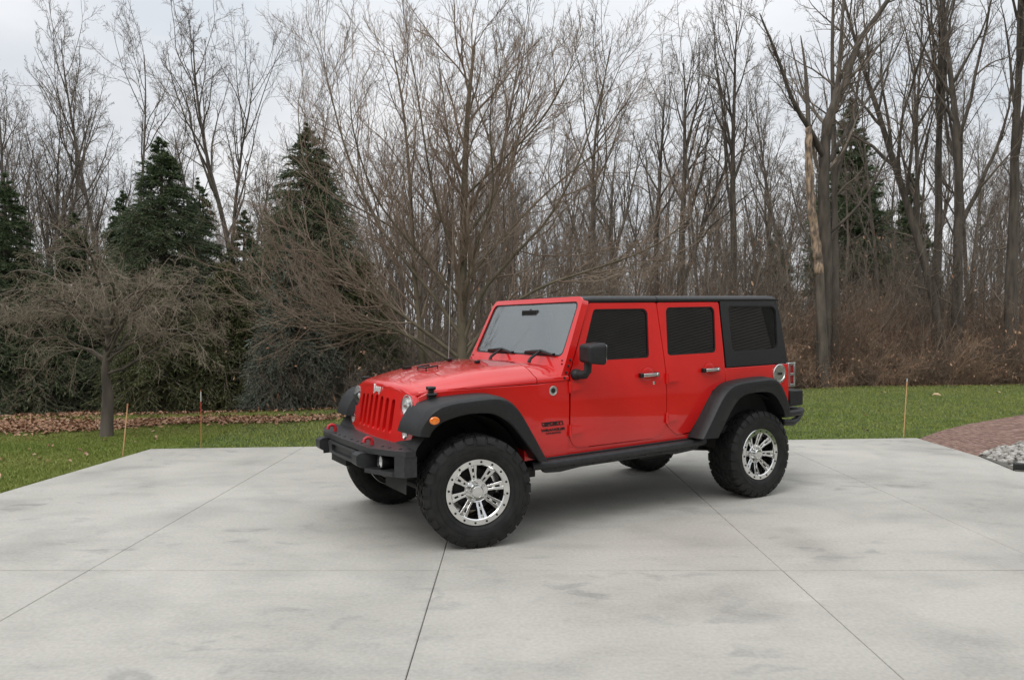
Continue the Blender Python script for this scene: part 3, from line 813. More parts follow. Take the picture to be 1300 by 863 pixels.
tag(np_mesh("dead_leaves", Vl, Fl, M['leaf'], tint=T), kind='stuff')

# ---- traced trees: limbs given as photograph points at the tree's own depth, pushed nearer or farther as they leave the stem
def limb_set(limbs, y0, K=16):
    P, Rr = [], []
    for pts, (ra, rb), dy in limbs:
        q = smooth_path_np([at(u, v, y0 + dy * (k / (len(pts) - 1)) ** 1.2) for k, (u, v) in enumerate(pts)], K)
        P.append(q); t = np.linspace(0, 1, K); Rr.append(ra * (1 - t) ** .8 + rb * t)
    return np.array(P), np.array(Rr)
def smooth_path_np(P, n):
    P = np.array(P); k = len(P); Q = []
    for u in np.linspace(0, k - 1, n):
        i = min(int(u), k - 2); f = u - i
        p0, p1, p2, p3 = P[max(i - 1, 0)], P[i], P[i + 1], P[min(i + 2, k - 1)]
        Q.append(.5 * ((2 * p1) + (p2 - p0) * f + (2 * p0 - 5 * p1 + 4 * p2 - p3) * f * f + (3 * p1 - p0 - 3 * p2 + p3) * f ** 3))
    return np.array(Q)

# the broad ornamental tree behind the hood
YM = 13.6
limbs = [
    ([(587, 505), (587, 440), (586, 380), (589, 300), (590, 232), (594, 140), (600, 60), (604, 10)], (.155, .012), 0.3),
    ([(540, 508), (536, 440), (528, 370), (524, 300), (520, 220), (512, 130), (503, 60), (498, 20)], (.12, .010), 1.3),
    ([(580, 452), (545, 425), (500, 392), (455, 358), (410, 322), (365, 285), (325, 240)], (.085, .006), -.9),
    ([(578, 462), (530, 432), (480, 408), (430, 392), (380, 378), (335, 350), (300, 318)], (.075, .006), -1.7),
    ([(560, 470), (520, 428), (470, 410), (420, 412), (370, 405), (330, 385)], (.05, .005), -2.2),
    ([(584, 425), (548, 372), (505, 320), (468, 262), (438, 185), (418, 90), (408, 20)], (.085, .006), .8),
    ([(590, 428), (612, 372), (652, 325), (698, 275), (735, 205), (762, 110), (775, 30)], (.085, .006), .6),
    ([(592, 452), (622, 408), (680, 368), (740, 346), (800, 326), (850, 300), (885, 262)], (.075, .006), -.6),
    ([(592, 440), (640, 402), (700, 380), (760, 372), (820, 350)], (.05, .005), 1.5),
    ([(588, 335), (562, 282), (545, 215), (532, 120), (520, 20)], (.065, .006), -1.2),
    ([(589, 305), (622, 258), (652, 195), (672, 110), (686, 40)], (.065, .006), 1.2),
    ([(590, 255), (572, 190), (562, 100), (556, 30)], (.045, .005), 1.0),
    ([(590, 250), (638, 205), (690, 150), (722, 70), (735, 40)], (.05, .005), -1.3),
    ([(588, 380), (540, 330), (480, 255), (450, 170), (445, 80)], (.06, .006), -1.8),
    ([(590, 360), (640, 300), (700, 240), (770, 180), (800, 110)], (.06, .006), 1.9),
    ([(589, 232), (600, 180), (630, 100), (640, 20)], (.035, .005), -.8),
    ([(589, 400), (600, 330), (625, 250), (622, 160), (628, 70)], (.055, .006), -2.0),
    ([(586, 400), (555, 350), (500, 290), (400, 230), (380, 150), (385, 90)], (.055, .006), 1.6),
]
limbs = [([(u, v if v > 150 else 150 - (150 - v) * .72) for u, v in pts], r, d) for pts, r, d in limbs]
PL, RL = limb_set(limbs, YM); RL[0] *= .70; RL[1:] *= .46
rg = np.random.default_rng(21)
P2, R2_ = sprout(PL, RL, 21, .18, 1.0, (.35, 1.0), .46, 11, .10, .055, rg, .55, .0036, lscale=2.1)
P3, R3_ = sprout(P2, R2_, 10, .12, 1.0, (.30, .80), .46, 7, .11, .07, rg, .58, .0026)
P4, R4_ = sprout(P3, R3_, 5, .15, 1.0, (.35, .95), .48, 4, .15, .06, rg, .75, .0016)
base = np.array([at(587, 505, YM)[0], YM, 0.0])
sh = lambda vf: (vf[0] - base, vf[1])
mt_ = tree_thing("spreading_tree", tuple(base), sh(tubes(PL, RL, 9)), sh(join([tubes(P2, R2_, 4), tubes(P3, R3_, 3), tubes(P4, R4_, 3)])), M['bark_mossy'], M['twig_red'],
           "broad bare tree with many fine upswept branches right behind the hood", "tree")

# the big forked tree and the dead pale trunk beside it
limbs = [
    ([(1046, 498), (1045, 420), (1048, 330), (1044, 240), (1046, 188), (1050, 150), (1070, 110), (1085, 60), (1120, 10), (1150, -40)], (.185, .03), 0),
    ([(1046, 205), (1030, 172), (1005, 130), (985, 75), (962, 20)], (.08, .012), -1.2),
    ([(1047, 185), (1055, 140), (1062, 100), (1066, 40), (1070, -30)], (.10, .012), .8),
    ([(1046, 215), (1060, 190), (1085, 150), (1120, 95), (1150, 30)], (.06, .010), 1.6),
    ([(1048, 300), (1090, 260), (1125, 200), (1150, 150)], (.045, .008), -1.0),
    ([(1045, 340), (1015, 280), (1000, 220)], (.035, .006), 1.2),
]
PL, RL = limb_set(limbs, 19.3); rg = np.random.default_rng(31)
P2, R2_ = sprout(PL, RL, 11, .30, 1.0, (.4, .9), .40, 8, .12, .06, rg, .42, .005, lscale=2.4)
P3, R3_ = sprout(P2, R2_, 8, .15, 1.0, (.4, .95), .45, 5, .15, .04, rg, .6, .004)
P4, R4_ = sprout(P3, R3_, 5, .15, 1.0, (.4, 1.0), .5, 4, .17, .03, rg, .7, .003)
base = np.array([at(1046, 498, 19.3)[0], 19.3, 0.0])
tree_thing("forked_tree", tuple(base), sh(tubes(PL, RL, 10)), sh(join([tubes(P2, R2_, 4), tubes(P3, R3_, 3), tubes(P4, R4_, 3)])), M['bark_dark'], M['twig'],
           "large dark bare tree with a wide Y fork standing at the lawn's edge", "tree")
limbs = [([(1062, 498), (1061, 420), (1060, 330), (1058, 240), (1056, 150), (1054, 60), (1056, -30)], (.105, .025), 0),
         ([(1058, 245), (1066, 205), (1080, 160), (1090, 90), (1110, 20)], (.07, .01), 1.0)]
PL, RL = limb_set(limbs, 20.4); rg = np.random.default_rng(33)
P2, R2_ = sprout(PL, RL, 12, .4, 1.0, (.4, .9), .32, 8, .12, .06, rg, .42, .005, lscale=2.2)
P3, R3_ = sprout(P2, R2_, 7, .15, 1.0, (.4, .95), .45, 5, .15, .04, rg, .6, .004)
base = np.array([at(1062, 498, 20.4)[0], 20.4, 0.0])
tree_thing("bare_tree", tuple(base), sh(tubes(PL, RL, 10)), sh(join([tubes(P2, R2_, 4), tubes(P3, R3_, 3)])), M['bark'], M['twig'],
           "straight grey trunk standing close behind the large forked tree", "tree", GB)
dead = [([(1040, 352), (1038, 330), (1034, 300), (1029, 262), (1026, 220), (1025, 185), (1025, 163)], (.118, .072), 0)]
PLd, RLd = limb_set(dead, 19.0, 40); RLd *= 1 + .07 * np.sin(np.arange(40) * 1.9)[None] + .05 * np.sin(np.arange(40) * .8)[None]
RLd[0, :3] *= np.array([.55, .8, .95]); PLd += .012 * np.sin(np.arange(40) * 1.3)[None, :, None]
low = [([(1047, 500), (1045, 440), (1042, 390), (1040, 345), (1039, 325)], (.12, .088), 0)]
PLl, RLl = limb_set(low, 19.0)
top = [([(1025, 168), (1022, 110), (1019, 80), (1014, 48)], (.062, .010), .3), ([(1024, 140), (1010, 90), (1000, 50)], (.03, .008), .6)]
PLt, RLt = limb_set(top, 19.0)
base = np.array([at(1047, 500, 19.0)[0], 19.0, 0.0])
o = empty("dead_tree", tuple(base)); tag(o, "dead leaning trunk with its bark peeled to pale orange wood", "tree")
np_mesh("trunk", *sh(tubes(PLl, RLl, 9)), M['bark'], o, smooth=True)
np_mesh("peeled_wood", *sh(tubes(PLd, RLd, 10)), M['barewood'], o, smooth=True)
np_mesh("dead_limbs", *sh(tubes(PLt, RLt, 7)), M['bark'], o, smooth=True)

# the small umbrella-shaped tree on the left lawn
YC = 10.7
rg = np.random.default_rng(42)
base = np.array([at(134, 553, YC)[0], YC, -.03])
S = np.array([[0, 0, -.15]]); st = smooth_path_np([(0, 0, -.1), (.01, 0, .25), (0.02, .01, .6), (-.01, 0, 1.0), (.03, .02, 1.5), (-.04, 0, 2.1), (-.10, .05, 2.75)], 16)[None]
sr = np.interp(np.linspace(0, 1, 16), [0, .08, .35, .5, 1], [.118, .088, .072, .050, .010])[None]
N = 19
az = np.arange(N) * 2.4 + rg.uniform(-.3, .3, N); el = rg.uniform(.30, 1.05, N)
tt = rg.uniform(.90, 1.7, N); S = np.stack([np.interp(tt, np.sort(st[0, :, 2]), st[0, :, 0]), np.zeros(N), tt], 1)
D = np.stack([np.cos(az) * np.cos(el), np.sin(az) * np.cos(el), np.sin(el)], 1)
P1, R1_ = grow(S, D, rg.uniform(1.6, 2.3, N), rg.uniform(.018, .030, N), np.full(N, .005), 14, .13, .05, rg, droop=.27)
P2, R2_ = sprout(P1, R1_, 15, .2, 1.0, (.4, 1.2), .42, 9, .17, .06, rg, .5, .003, droop=.30)
P3, R3_ = sprout(P2, R2_, 9, .12, 1.0, (.5, 1.2), .42, 6, .2, .0, rg, .6, .0020, droop=.16)
P4, R4_ = sprout(P3, R3_, 4, .2, 1.0, (.5, 1.3), .55, 4, .22, -.02, rg, .75, .0014)
tree_thing("umbrella_tree", tuple(base), join([tubes(st, sr, 12), tubes(P1, R1_, 7)]), join([tubes(P2, R2_, 4), tubes(P3, R3_, 3), tubes(P4, R4_, 3)]), M['bark'], M['twig_pale'],
           "small bare umbrella-shaped tree with drooping twigs on the left lawn", "tree")

# ---- spruces
def spruce_mesh(seed, H, rad, shape=.85, droop=.25, low=.04, nb=420, tw=19, needle=.048, gap=0.0):
    """trunk and a crown of drooping boughs, every bough set with needle sprays; returns trunk, boughs, needles (tris)"""
    rg = np.random.default_rng(seed)
    st = np.array([[[0, 0, -.15], [0, 0, H * .25], [0, 0, H * .5], [.01, 0, H * .75], [0, .01, H]]]); sr = np.array([[.03 * H, .022 * H, .016 * H, .008 * H, .004]])
    h = low + (1 - low) * (1 - (1 - rg.random(nb) * .998) ** .66)
    lay = .052 * (1 - .55 * h); lv = np.round(h / lay); h = np.clip(lv * lay + rg.normal(0, .006, nb), low, .997)
    z = h * H; az = rg.uniform(0, 2 * pi, nb)
    L = rad * (1 - h) ** max(shape, .9) * rg.uniform(.80, 1.08, nb) * (1 + .10 * np.sin(lv * 2.3)) + .035
    el = np.interp(h, [0, .5, .85, .96, 1], [-.18, .02, .30, .75, 1.2]) + rg.normal(0, .10, nb)
    D = np.stack([np.cos(az) * np.cos(el), np.sin(az) * np.cos(el), np.sin(el)], 1)
    P, Rr = grow(np.stack([np.zeros(nb), np.zeros(nb), z], 1), D, L, np.maximum(.010 * L, .004), np.full(nb, .003), 7, .05, 0.02, rg, droop=droop)
    Pt, Rt = sprout(P, Rr, tw, .18, 1.0, (.55, 1.0), .36, 4, .08, -.03, rg, .5, .002, droop=.1, flat=.25)
    Pall = np.concatenate([Pt.reshape(-1, 4, 3), P[:, [3, 4, 5, 6]]])
    # needles: narrow blades set all round every twig
    nn = 24; N = len(Pall)
    t = rg.random((N, nn)) * 2.999; i = t.astype(int); f = (t - i)[..., None]; n = np.arange(N)[:, None]
    S = Pall[n, i] * (1 - f) + Pall[n, i + 1] * f; T = nrmz(Pall[n, i + 1] - Pall[n, i])
    q = rg.normal(0, 1, T.shape); q = nrmz(q - T * (q * T).sum(-1, keepdims=True)); side = np.cross(T, q)
    ln = needle * rg.uniform(.7, 1.3, (N, nn))[..., None]; w = ln * .13
    tip = S + (T * .80 + q * .55 + np.array([0, 0, .14])) * ln
    V = np.stack([S - side * w, S + side * w, tip], 2).reshape(-1, 3)
    tint = np.repeat(np.clip(rg.normal(.45, .22, N), 0, 1), nn * 3)
    return tubes(st, sr, 8), join([tubes(P, Rr, 4), tubes(Pt, Rt, 3)]), (V, np.arange(len(V)).reshape(-1, 3), tint)
def spruce(name, u, vtop, y, rad, seed, mt, label, group, **kw):
    x = (u - 650) / F_ * y; H = CAM_H - (vtop - V0) / F_ * y + .1
    tr, bo, nd = spruce_mesh(seed, H, rad, **kw)
    o = empty(name, (x, y, -.1)); tag(o, label, "tree", group)
    np_mesh("trunk", *tr, M['bark_dark'], o, smooth=True)
    c = np_mesh("crown", nd[0], nd[1], mt, o, tint=nd[2])
    np_mesh("boughs", *bo, M['twig'], c)
    return o
GS = "spruces along the left edge of the wood"
S_ = M['spruce']
spruce("spruce_tree", 206, 176, 16.6, 2.45, 1, S_, "tall dark spruce with a sharp pointed top, tallest left of centre", GS, nb=820)
spruce("spruce_tree", 392, 158, 17.2, 2.75, 2, S_, "biggest dark spruce half hidden by the branches of the broad bare tree", GS, nb=900)
spruce("spruce_tree", 8, 220, 16.0, 1.7, 3, S_, "dark spruce cut by the left edge of the picture", GS, nb=620)
spruce("spruce_tree", 254, 228, 19.0, 1.6, 4, S_, "narrow spruce peeping out right of the pointed spruce", GS, nb=460)
spruce("spruce_tree", 96, 272, 17.6, 1.5, 5, S_, "short dark spruce behind the umbrella-shaped tree", GS, nb=480)
spruce("spruce_tree", 158, 240, 19.2, 1.5, 6, S_, "small spruce top close left of the pointed spruce", GS, nb=440)
spruce("spruce_tree", 310, 268, 19.0, 1.4, 7, S_, "slim spruce between the pointed spruce and the biggest one", GS, nb=440)
spruce("blue_spruce", 372, 300, 15.0, 1.35, 8, M['bluespruce'], "blue-grey spruce with layered boughs in front of the dark ones", None, nb=520, droop=.32)
spruce("spruce_tree", 285, 330, 15.6, 1.5, 9, M['olivespruce'], "olive green low spruce right of the umbrella-shaped tree", GS, nb=360, shape=.7)
spruce("spruce_tree", 462, 325, 16.6, 1.6, 10, M['olivespruce'], "yellow-green low spruce behind the hood of the vehicle", GS, nb=380, shape=.7)
spruce("spruce_tree", 60, 345, 15.2, 1.5, 11, S_, "low wide spruce left of the umbrella tree's trunk", GS, nb=360, shape=.7)
spruce("spruce_tree", 200, 350, 15.0, 1.5, 12, M['olivespruce'], "low olive spruce directly behind the umbrella tree's twigs", GS, nb=360, shape=.7)
spruce("spruce_tree", -30, 300, 14.6, 1.6, 13, S_, "spruce bough reaching in from beyond the left edge", GS, nb=340, shape=.75)
spruce("spruce_tree", 128, 330, 16.4, 1.4, 14, S_, "dark low spruce behind the umbrella tree's trunk", GS, nb=320, shape=.75)
# pines deep in the right part of the wood
spruce("pine_tree", 1078, 128, 31, 2.9, 20, S_, "tall dark pine behind the large forked tree", None, nb=300, shape=.8, low=.30, needle=.12, droop=.05)
spruce("pine_tree", 1155, 222, 33, 1.9, 21, S_, "smaller dark pine left of the big twin trunks", None, nb=240, shape=.8, low=.25, needle=.12, droop=.05)
spruce("pine_tree", 985, 292, 36, 1.9, 22, S_, "thin dark pine seen above the rear of the roof", None, nb=260, shape=.8, low=.1, needle=.12, droop=.05)

# the spruce row goes on to the left of the frame
for k, (x_, y_, sc_) in enumerate(((-13.2, 14.6, 1.0), (-15.2, 16.4, 1.15), (-17.6, 14.8, 1.05), (-20.5, 16.2, 1.2), (-24, 15.4, 1.1))):
    tree_copy([o for o in COL.objects if o.get('label', '').startswith("tall dark spruce with")][0], (x_, y_, -.1), 1.3 * k + .7, (sc_, sc_, sc_),
              "dark spruce of the row running on beyond the left edge of the picture", "spruces beyond the left edge")
# two spruces beyond the corner of the house, out of frame, that darken the reflection in the rear window
src = [o for o in COL.objects if o.get('label', '').startswith("tall dark spruce with")][0]
for loc, k, lab in (((22, 8.4, -.1), 1.5, "tall spruce beyond the far corner of the beige house"), ((27, 10.4, -.1), 1.7, "tallest spruce farther behind the beige house")):
    tree_copy(src, loc, 1.0, (k, k, k), lab, "spruces beside the house")

# ================================================================ THE VEHICLE (x forward from the front axle, y to its left, z up)
jeep = empty("off_road_vehicle", (-0.725, 5.96, 0.0), R(211.5))
tag(jeep, "bright red four-door off-road vehicle with black hardtop and chrome wheels parked on the concrete", "off-road vehicle")
WB = 2.947; WR = 0.395
_ZS = [.50, .56, .66, .80, .95, 1.08, 1.155, 1.285, 1.745, 1.80]
_YS = [.752, .764, .778, .787, .790, .787, .780, .762, .688, .677]
def ys(z): return float(np.interp(z, _ZS, _YS))
def taper(x): return float(np.interp(x, [-0.89, -.62, .10, .25, .33], [.79, .785, .672, .640, .60]))
def yb(x, z): return min(ys(z), taper(x)) if x > -0.9 else ys(z)
ZC = [.60, .66, .80, .95, 1.08, 1.155, 1.285, 1.5, 1.70]
SIDE = lambda s, off=0.0: (lambda a, b: (a, s * (yb(a, b) + off), b))

def J(name, bm, m, parent=None, bevel=0.0, smooth=32, rake=True, seg=2):
    return obj(name, bm, m, parent or jeep, bevel, smooth, rake, seg)

# flare outlines (shared by the flares and the body cut-outs)
FO = [(.425, .848), (.413, .898), (.382, .955), (.337, 1.012), (.275, 1.050), (.18, 1.071), (.04, 1.080), (-.12, 1.084), (-.21, 1.072), (-.29, 1.033), (-.37, .95), (-.454, .82), (-.53, .70), (-.612, .565)]
FI = [(.325, .832), (.315, .862), (.288, .898), (.250, .928), (.20, .950), (.12, .968), (.02, .974), (-.10, .966), (-.18, .94), (-.28, .872), (-.36, .78), (-.44, .68), (-.485, .63), (-.522, .580)]
RO = [(-2.175, .575), (-2.28, .725), (-2.391, .882), (-2.47, .965), (-2.555, 1.01), (-2.66, 1.03), (-2.80, 1.040), (-3.02, 1.046), (-3.12, 1.035), (-3.20, .985), (-3.27, .885), (-3.32, .78), (-3.338, .685)]
RI = [(-2.385, .565), (-2.46, .67), (-2.545, .785), (-2.61, .855), (-2.68, .90), (-2.76, .918), (-2.86, .924), (-2.98, .922), (-3.06, .908), (-3.13, .868), (-3.19, .80), (-3.235, .74), (-3.255, .69)]

def smooth_path(P, n):
    P = np.array(P); k = len(P); t = np.linspace(0, k - 1, n)
    Q = []
    for u in t:
        i = min(int(u), k - 2); f = u - i
        p0, p1, p2, p3 = P[max(i - 1, 0)], P[i], P[i + 1], P[min(i + 2, k - 1)]
        Q.append(.5 * ((2 * p1) + (p2 - p0) * f + (2 * p0 - 5 * p1 + 4 * p2 - p3) * f * f + (3 * p1 - p0 - 3 * p2 + p3) * f ** 3))
    return np.array(Q)

for s in (1, -1):
    # ---- body side: fender and cowl panel, sill, rear quarter
    bm = bmesh.new()
    fo = [(x - .02, z - .02) for x, z in FO if z > 0.6][::-1]
    outl = [(-.887, .562), (-.887, 1.148), (-.60, 1.131), (-.2, 1.127), (.10, 1.123), (.24, 1.112), (.30, 1.085), (.30, 1.045)]
    arch = [(.22, 1.05), (-.10, 1.05), (-.20, 1.035), (-.29, .98), (-.40, .84), (-.50, .70), (-.56, .60), (-.60, .562)]
    plate(bm, outl + arch, [], SIDE(s), (0, -s, 0), .028, acuts=[-.62, -.4, -.2, .10, .2], bcuts=ZC)
    plate(bm, [(-.600, .556), (-.600, .594), (-.70, .604), (-2.40, .604), (-2.40, .556)], [], SIDE(s, -.006), (0, -s, 0), .028, bcuts=[.58])
    rq = [(-2.613, 1.149), (-2.613, 1.01), (-2.455, .95), (-2.31, .75), (-2.195, .606), (-2.40, .60), (-2.40, .62), (-2.545, .80), (-2.62, .89), (-2.72, .945),
          (-3.02, .965), (-3.14, .94), (-3.23, .84), (-3.295, .72), (-3.465, .72), (-3.465, 1.149)]
    plate(bm, rq, [], SIDE(s), (0, -s, 0), .028, bcuts=ZC)
    plate(bm, [(-1.66, .60), (-2.12, .60), (-2.12, .86), (-1.66, .86)], [], SIDE(s, -.008), (0, -s, 0), .02, bcuts=[.66, .80])
    plate(bm, [(-.86, .60), (-1.10, .60), (-1.10, .80), (-.86, .80)], [], SIDE(s, -.008), (0, -s, 0), .02, bcuts=[.66])
    # red sill end that shows between flare and rail, tail corner
    add_box(bm, -.64, -.50, s * .60, s * .75, .555, .66)
    add_prism(bm, rpoly([(-3.462, s * .786), (-3.462, s * .40), (-3.50, s * .40), (-3.50, s * .74)], [0, 0, 0, .03]), .72, 1.149, 'z')
    J("body_side", bm, M['red'], bevel=.004)

    # ---- liner behind the gaps, door sills
    bm = bmesh.new()
    plate(bm, [(-.60, .57), (-.60, 1.12), (-.88, 1.14), (-1.09, 1.73), (-2.61, 1.74), (-2.61, .60), (-2.2, .57)],
          [[(-1.06, 1.27), (-1.20, 1.68), (-1.74, 1.68), (-1.71, 1.27)], [(-1.94, 1.27), (-1.98, 1.68), (-2.55, 1.68), (-2.50, 1.27)]],
          SIDE(s, -.034), (0, -s, 0), .02, bcuts=ZC)
    J("door_frame", bm, M['liner'])

    # ---- doors
    def door(outline, win, hinges, hx, hz, lock):
        bm = bmesh.new()
        plate(bm, outline, [win], SIDE(s), (0, -s, 0), .03, bcuts=ZC)
        for hz_ in hinges:      # body-colour hinge lobes
            x0 = outline_front
            pts = rpoly([(x0 - .004, hz_ - .034), (x0 - .10, hz_ - .022), (x0 - .12, hz_), (x0 - .10, hz_ + .022), (x0 - .004, hz_ + .034)], [.004, .01, .02, .01, .004], 3)
            plate(bm, pts, [], SIDE(s, .020), (0, -s, 0), .022, bcuts=[])
            add_tube(bm, [(x0 + .006, s * (ys(hz_) + .012), hz_ - .045), (x0 + .006, s * (ys(hz_) + .012), hz_ + .045)], .013, 10)
        d = J("door", bm, M['red'], bevel=.0045)
        # raised bead and pane
        bm = bmesh.new()
        cx = sum(p[0] for p in win) / len(win); cz = sum(p[1] for p in win) / len(win)
        inner = [(cx + (x - cx) * .965, cz + (z - cz) * .95) for x, z in win]
        plate(bm, win, [inner], SIDE(s, -.006), (0, -s, 0), .012, bcuts=[1.4, 1.5, 1.6])
        J("window_seal", bm, M['black'], d)
        bm = bmesh.new()
        big = [(cx + (x - cx) * 1.02, cz + (z - cz) * 1.03) for x, z in win]
        plate(bm, big, [], SIDE(s, -.014), (0, -s, 0), .005)
        J("window_pane", bm, M['tint'], d, smooth=60)
        # handle: black ends, chrome grip, recess behind
        y0 = s * (ys(hz) + .0)
        bm = bmesh.new()
        add_lathe(bm, [(.062, .001), (.055, .004), (.03, .0055), (0, .006)], 24, mx=Matrix.Translation((hx, y0 - (0 if s > 0 else .0), hz)) @ Matrix.Diagonal((1.05, s, .95, 1)))
        J("handle_recess", bm, M['red'], d)
        bm = bmesh.new()
        for a, b in ((.098, .070), (-.062, -.10)):
            add_box(bm, hx + b, hx + a, y0 + s * .004, y0 + s * .042, hz - .019, hz + .019)
        add_tube(bm, [(hx + .088, y0 + s * .024, hz), (hx - .095, y0 + s * .024, hz)], .0125, 10)
        J("handle", bm, M['black'], d, bevel=.006)
        bm = bmesh.new()
        add_box(bm, hx - .064, hx + .071, y0 + s * .032, y0 + s * .046, hz - .0135, hz + .0135)
        add_lathe(bm, [(.015, .042), (.015, .046), (.0, .047)], 14, mx=Matrix.Translation((hx - .082, y0, hz)) @ Matrix.Diagonal((1, s, 1, 1)))
        J("handle_grip", bm, M['chrome'], d, bevel=.004)
        if lock:
            bm = bmesh.new()
            add_lathe(bm, [(.016, 0), (.016, .004), (.011, .007), (0, .007)], 16, mx=Matrix.Translation((hx - .07, y0, hz - .072)) @ Matrix.Diagonal((1, s, 1, 1)))
            J("lock", bm, M['chrome'], d)
        return d
    outline_front = -.897
    fdoor = rpoly([(-.897, .612), (-1.80, .606), (-1.897, .70), (-1.894, 1.155), (-1.866, 1.742), (-1.148, 1.742), (-.905, 1.19)], [.11, .10, .09, 0, .02, .03, .03])
    fwin = rpoly([(-1.02, 1.283), (-1.728, 1.281), (-1.765, 1.693), (-1.192, 1.693)], [.025, .03, .05, .04])
    fd = door(fdoor, fwin, (1.092, .755), -1.688, 1.142, True)
    outline_front = -1.905
    rdoor = rpoly([(-1.905, .70), (-2.03, .612), (-2.185, .615), (-2.305, .77), (-2.445, .965), (-2.606, 1.02), (-2.606, 1.155), (-2.618, 1.742), (-1.874, 1.742), (-1.902, 1.155)],
                  [.10, .08, .03, .05, .04, .05, 0, .02, .02, 0])
    rwin = rpoly([(-1.935, 1.290), (-2.515, 1.293), (-2.562, 1.703), (-1.972, 1.700)], [.03, .04, .05, .045])
    rd = door(rdoor, rwin, (1.098, .765), -2.405, 1.146, False)

    # ---- mirror on the door (the far one is folded back against its window)
    bm = bmesh.new()
    MX = Matrix.Translation((-.985, s * .945, 1.352)) @ Matrix.Rotation(s * R(-12), 4, 'Z') @ Matrix.Diagonal((1, s, 1, 1))
    if s < 0: MX = Matrix.Translation((-1.16, s * .855, 1.345)) @ Matrix.Rotation(R(72), 4, 'Z') @ Matrix.Diagonal((1, s, 1, 1))
    add_lathe(bm, [(0, .060), (.03, .057), (.046, .04), (.05, 0)], 18, mx=Matrix.Translation((-.955, s * .772, 1.185)) @ Matrix.Diagonal((1.0, s, .9, 1)))
    if s > 0: add_tube(bm, [(-.955, .82, 1.185), (-.965, .885, 1.188), (-.975, .905, 1.215), (-.98, .905, 1.30)], [.036, .034, .03, .03], 12)
    else: add_tube(bm, [(-.955, -.80, 1.185), (-1.02, -.83, 1.188), (-1.08, -.84, 1.22), (-1.10, -.845, 1.30)], [.036, .034, .03, .03], 12)
    arm = J("mirror_arm", bm, M['trim'], fd, smooth=50)
    bm = bmesh.new()
    vs = add_prism(bm, rpoly([(-.115, -.080), (.120, -.088), (.128, .083), (-.11, .088)], [.034, .03, .036, .036], 5), -.072, .072, 'x')
    for v in vs:
        if v.co.x > 0: v.co.y *= .80; v.co.z *= .82
    bmesh.ops.transform(bm, matrix=MX, verts=vs)
    J("mirror", bm, M['trim'], fd, bevel=.026, seg=4)
    bm = bmesh.new()
    vs = add_prism(bm, rpoly([(-.095, -.064), (.10, -.070), (.106, .068), (-.09, .070)], .02, 4), -.075, -.0725, 'x')
    bmesh.ops.transform(bm, matrix=MX, verts=vs)
    J("mirror_glass", bm, M['chrome'], fd)

    # ---- hardtop rear side with its long window
    bm = bmesh.new()
    qw = rpoly([(-2.72, 1.287), (-3.34, 1.292), (-3.385, 1.700), (-2.735, 1.706)], [.045, .05, .06, .03])
    plate(bm, rpoly([(-2.624, 1.157), (-3.455, 1.157), (-3.43, 1.60), (-3.405, 1.755), (-2.636, 1.755)], [0, .02, .05, .02, 0]), [qw], SIDE(s, .002), (0, -s, 0), .03, bcuts=ZC)
    hs = J("hardtop_side", bm, M['hardtop'], bevel=.008)
    bm = bmesh.new()
    cx, cz = -3.045, 1.495
    plate(bm, qw, [[(cx + (x - cx) * .975, cz + (z - cz) * .955) for x, z in qw]], SIDE(s, -.004), (0, -s, 0), .012, bcuts=[1.4, 1.5, 1.6])
    J("window_seal", bm, M['black'], hs)
    bm = bmesh.new()
    plate(bm, [(cx + (x - cx) * 1.01, cz + (z - cz) * 1.02) for x, z in qw], [], SIDE(s, -.013), (0, -s, 0), .005)
    J("window_pane", bm, M['tint'], hs, smooth=60)

    # ---- fender flares
    def flare(O, I, front):
        n = 44
        Op, Ip = smooth_path(O, n), smooth_path(I, n)
        bm = bmesh.new(); rings = []
        for k in range(n):
            o, i = Op[k], Ip[k]
            d = i - o; L = max(np.linalg.norm(d), 1e-4); d = d / L
            yo = .93
            if front:   # the nose of the flare curls in towards the grille
                yo = .93 - .075 * max(0.0, (o[0] - .19) / .25) ** 1.8
            ybk = min(yb(o[0], min(o[1], 1.1)), .79) - .05
            prof = [(o - d * .012, ybk), (o - d * .004, yo - .075), (o + d * .004, yo - .025), (o + d * .020, yo - .004), (o + d * .036, yo),
                    (i - d * .012, yo - .006), (i, yo - .016), (i - d * .01, yo - .04), (i - d * .02, ybk - .05)]
            rings.append([bm.verts.new((p[0], s * y, p[1])) for p, y in prof])
        for a, b in zip(rings, rings[1:]):
            for q in range(len(a)): bm.faces.new((a[q], a[(q + 1) % len(a)], b[(q + 1) % len(a)], b[q]))
        bm.faces.new(rings[0]); bm.faces.new(rings[-1][::-1])
        return J("fender_flare", bm, M['trim'], smooth=38)
    fl = flare(FO, FI, True)
    bm = bmesh.new()   # amber side marker
    add_lathe(bm, [(.030, -.005), (.030, .006), (.024, .011), (0, .013)], 20, mx=Matrix.Translation((.318, s * .905, .950)) @ Matrix.Rotation(s * R(-16), 4, 'Z') @ Matrix.Diagonal((1.15, s, .9, 1)))
    J("side_marker", bm, M['amber'], fl)
    flare(RO, RI, False)

    # ---- wheel wells and inner panels
    for cx_, r_, zt in ((0.02, .50, .955), (-2.93, .42, .90)):
        bm = bmesh.new()
        arc = [(cx_ + .46 * math.cos(a), .50 + (zt - .50) * math.sin(a)) for a in np.linspace(0, math.pi, 16)]
        arc = [(arc[0][0], .45)] + arc + [(arc[-1][0], .45)]
        A = [bm.verts.new((x, s * .43, z)) for x, z in arc]; B = [bm.verts.new((x, s * .80, z)) for x, z in arc]
        for i in range(len(arc) - 1): bm.faces.new((A[i], A[i + 1], B[i + 1], B[i]))
        bm.faces.new(A)
        J("wheel_well", bm, M['dark'])

    # ---- rock rail along the sill
    bm = bmesh.new()
